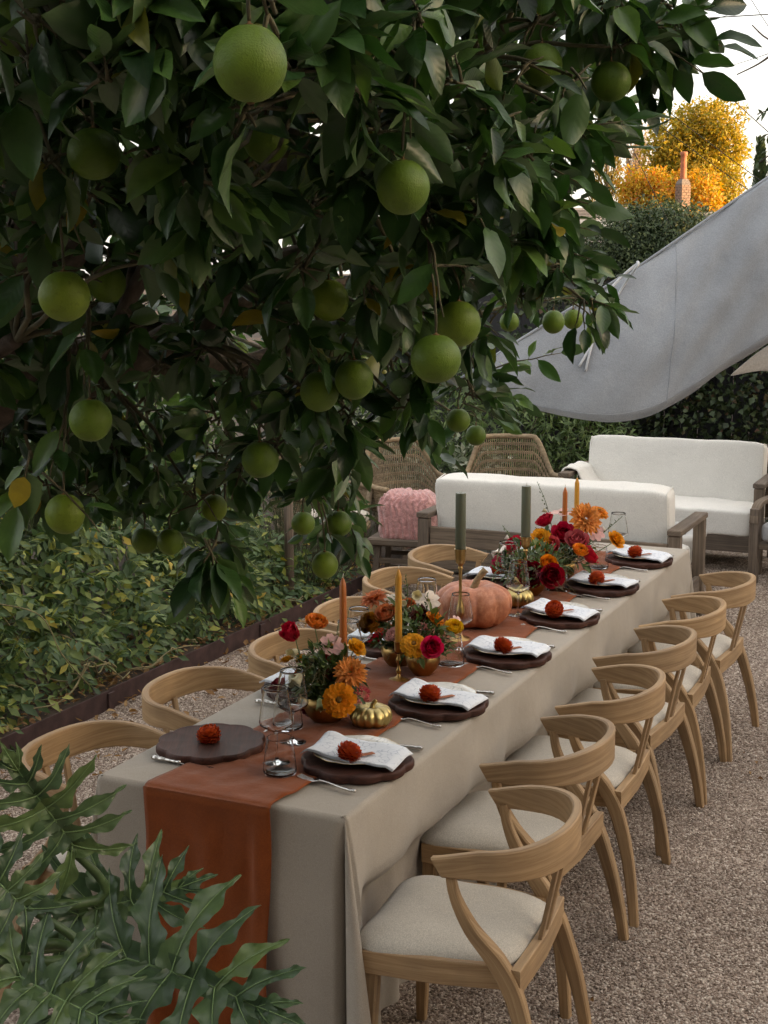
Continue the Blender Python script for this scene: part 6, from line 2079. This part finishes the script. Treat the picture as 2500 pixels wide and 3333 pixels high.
# rosemary at the end of the bed
random.seed(93)
rm = empty('rosemary_bush', (-2.55, 5.2, 0), 0, 'dark upright rosemary bush at the end of the vine bed', 'shrub')
m = MB(); stm = MB()
for k in range(230):
    a = random.uniform(0, 6.28); r = .62*random.random()**.5
    bx, by = r*math.cos(a)*.62, r*math.sin(a)*1.15
    h = (.78-.35*(r/.62)**2)*random.uniform(.65, 1.05)
    tipp = Vector((bx*1.35+random.uniform(-.08, .08), by*1.25+random.uniform(-.08, .08), h))
    P = limb_path((bx*.7, by*.7, .03), tipp, .02, .05, 5)
    stm.tube(P, [.003, .003, .0025, .002, .0015, .001], 4, False)
    for j in range(46):
        t = .15+.85*random.random(); x = t*5; i = min(4, int(x)); p = P[i].lerp(P[i+1], x-i)
        ax = (P[i+1]-P[i]).normalized()
        d = (ax*.8+rand_dir()*.8).normalized()
        l = random.uniform(.018, .03)
        s = d.orthogonal().normalized()*.0017
        m.add([p-s, p+s, p+d*l], [(0, 1, 2)])
stm.build('stems', M_TWIG, rm)['kind'] = 'stuff'
m.build('needles', L_ROSE, rm, False)['kind'] = 'stuff'

# ------------------------------------------------------------------ philodendron in the near corner
def philo_leaf(L, seed, n=7, widest=.60):
    """lobed blade: midrib along +Y from 0 to L, normal +Z; returns blade MB and midrib paths"""
    random.seed(seed)
    m = MB(); ribs = []
    def mid(t): return Vector((.03*L*math.sin(t*3+seed), L*t, -.16*L*t*t+.05*L*t))
    # web along the midrib
    NW = 26
    def web(u, v):
        p = mid(v*.97)
        w = L*.085*(1-.55*v)+.004
        a = (2*u-1)
        return p+Vector((a*w, 0, abs(a)*w*.45))
    m.grid(6, NW, web, lambda u, v: (2*u-1, .02+v*.0))
    ribs.append([mid(i/12) for i in range(13)])
    specs = []
    for s in (-1, 1):
        for i in range(n):
            q = i/(n-1)
            t0 = .01+.80*q**.95
            ang = R(138-104*q**.85)
            ln = L*widest*(.72+.42*math.sin(math.pi*min(1, .18+q*.75)))*(1-.48*q**2)*random.uniform(.9, 1.1)
            specs.append((s, t0, ang+random.uniform(-.08, .08), ln, q))
    specs.append((0, .80, 0.0, L*.34, 1.0))
    for s, t0, ang, ln, q in specs:
        o = mid(t0)
        bend = random.uniform(.1, .5)*(1 if s else 0)
        zt = random.uniform(-.22, .06)
        ph1, ph2 = random.uniform(0, 6), random.uniform(0, 6)
        NS, NC = 26, 8
        cl = []
        p = o.copy(); a = ang
        for k in range(NS+1):
            t = k/NS
            cl.append((p.copy(), a))
            a2 = ang-bend*t
            st = ln/NS
            p = p+Vector((s*math.sin(a2)*st if s else 0, math.cos(a2)*st, 0)) ; a = a2
        def width(t, side):
            base = ln*.102*(math.sin(math.pi*(.20+.77*t))**.8)*(1.12-.25*t)
            lob = 1+1.0*max(0, math.sin(t*10.5+(ph1 if side > 0 else ph2)))**1.0*(1-.6*t)-.30*(math.sin(t*10.5+(ph1 if side > 0 else ph2)) < 0)*abs(math.sin(t*10.5+(ph1 if side > 0 else ph2)))
            wav = 1+.07*math.sin(t*31+ph2*side)
            if t > .97: base *= .25
            elif t > .9: base *= .75
            return base*lob*wav
        vs, fs, uv = [], [], []
        for k in range(NS+1):
            t = k/NS
            c, a = cl[k]
            nx = Vector((math.cos(a)*(s if s else 1), -math.sin(a), 0))
            z0 = zt*ln*t*t+.10*ln*math.sin(min(1, t*2.2)*math.pi*.5)
            for j in range(NC+1):
                e = 2*j/NC-1
                w = width(t, 1 if e > 0 else -1)*abs(e)
                ruf = .022*ln*math.sin(t*24+ph1+(2 if e > 0 else 0))*abs(e)**2+.008*ln*math.sin(t*47+ph2)*abs(e)**3
                pp = c+nx*math.copysign(w, e)+Vector((0, 0, z0+w*.32+ruf))
                vs.append(pp); uv.append((e, t))
            ribs_pt = c+Vector((0, 0, z0+.0024))
            if k == 0: rp = []
            rp.append(ribs_pt)
        for k in range(NS):
            for j in range(NC):
                aa = k*(NC+1)+j
                f = (aa, aa+1, aa+NC+2, aa+NC+1)
                fs.append(f if s >= 0 else f[::-1])
        m.add(vs, fs, uv)
        ribs.append(rp)
    return m, ribs
M_PETIOLE = plain('petiole', (.05, .085, .028), .45, .3, 20)
M_RIB = plain('leaf_rib', (.16, .25, .10), .5, .2, 30)
PB = Vector((.18, -1.72, 0))
ph_ = empty('philodendron', PB, 0, 'large philodendron with deeply lobed leaves in the near left corner', 'plant')
PHILO = [((0.614,-1.270,1.028),(0.890,-1.263,0.982),0.29,(0.25, -0.8, 0.75),3),
 ((0.511,-1.255,1.068),(0.676,-1.113,1.122),0.21,(0.3, -0.85, 0.5),5),
 ((0.519,-1.281,1.205),(0.470,-1.376,1.416),0.20,(0.5, -0.75, 0.45),8),
 ((0.555,-1.457,1.075),(0.725,-1.443,1.028),0.20,(0.2, -0.7, 0.8),13),
 ((0.527,-1.399,1.154),(0.443,-1.423,1.232),0.14,(0.5, -0.7, 0.5),17),
 ((0.594,-1.391,1.033),(0.692,-1.470,0.968),0.15,(0.1, -0.8, 0.7),19)]
for k, (p0, tip, L, nrm, sd) in enumerate(PHILO):
    p0, tip = Vector(p0), Vector(tip)
    d = (tip-p0).normalized()
    M = leaf_matrix(d, nrm)
    bm_, ribs = philo_leaf(L, sd)
    bl = MB(); bl.add([M @ Vector(v) for v in bm_.v], bm_.f); bl.uv = bm_.uv
    o = bl.build('leaf', L_PHILO, ph_, True, loc=p0-PB)
    rb = MB()
    for i, P in enumerate(ribs):
        r0 = .0028 if i == 0 else .0012
        rb.tube([M @ Vector(q) for q in P], [r0*(1-.75*j/(len(P)-1)) for j in range(len(P))], 5, False)
    rb.build('rib', M_RIB, o)
    base = Vector((PB.x+.1*sn(k*2.2), PB.y+.1*sn(k*3.3), .98))
    Q = catmull([base-PB, (base.lerp(p0, .45)+Vector((-.02, -.03, .07)))-PB, (p0-d*.10+Vector((0, 0, -.015)))-PB, p0-PB], 6)
    MB().tube(Q, interp([.013, .011, .009, .006], 6), 8).build('petiole', M_PETIOLE, ph_)
MB().tube([(0, 0, 0), (.02, .01, .5), (.0, .0, 1.02)], [.05, .045, .035], 10).build('stem', M_BARK, ph_)
# dry petals caught on the leaves
# dark leafy spray reaching in at the right edge
random.seed(95)
sp_ = empty('overhanging_branch', (3.4, 8.4, 0), 0, 'dark leafy branch reaching in from the right edge above the sail', 'tree')
SB = Vector((3.4, 8.4, 0))
wd = MB()
wd.tube([Vector((0, 0, 0)), Vector((-.1, 0, 1.5)), Vector((-.3, .1, 3.2))], [.09, .07, .05], 8)
pcs = []
for (a, b) in (((3.1, 8.5, 3.2), (-.44, 9.6, 3.42)), ((3.1, 8.5, 3.2), (-.38, 9.5, 3.22)), ((3.1, 8.5, 3.1), (-.40, 9.5, 3.0)), ((3.1, 8.5, 3.0), (-.46, 9.4, 2.78))):
    P = limb_path(a, b, .12, .04, 8)
    wd.tube([p-SB for p in P], [.03*(1-.85*i/8) for i in range(9)], 6)
    for j in range(80):
        t = .62+.38*random.random()**.7; x = t*8; i = min(7, int(x)); p = P[i].lerp(P[i+1], x-i)
        d = (rand_dir()*.8+Vector((-.2, 0, -.7))).normalized()
        l = random.uniform(.07, .12)
        v, f = blade(l, l*.28, .2, .3, 3)
        pcs.append(([q-SB for q in put(v, leaf_matrix(d, Vector((0, 0, 1))+rand_dir()*.6), p+rand_dir()*.05)], f))
wd.build('trunk', M_BARK, sp_)
join(pcs).build('crown', L_CITRUSFAR, sp_)
# bare twig in the sky corner
bt = empty('bare_branch', (2.6, 6.4, 0), 0, 'thin bare twig sticking into the sky at the right edge', 'tree')
TB = Vector((2.6, 6.4, 0))
m = MB()
m.tube([(0, 0, 0), (-.05, 0, 2), (-.2, 0, 3.9)], [.05, .04, .02], 6)
for P in ([(2.4, 6.4, 3.9), (1.2, 6.4, 3.75), (.5, 6.45, 3.56), (.2, 6.42, 3.46), (-.03, 6.36, 3.39)], [(.35, 6.42, 3.51), (.2, 6.42, 3.55), (.1, 6.4, 3.64)], [(.25, 6.42, 3.47), (.15, 6.4, 3.40), (.02, 6.38, 3.34)]):
    m.tube([p-TB for p in catmull(P, 4)], interp([.010, .006, .004, .0025, .0015][:len(P)], 4), 5)
m.build('twigs', M_BARK, bt)
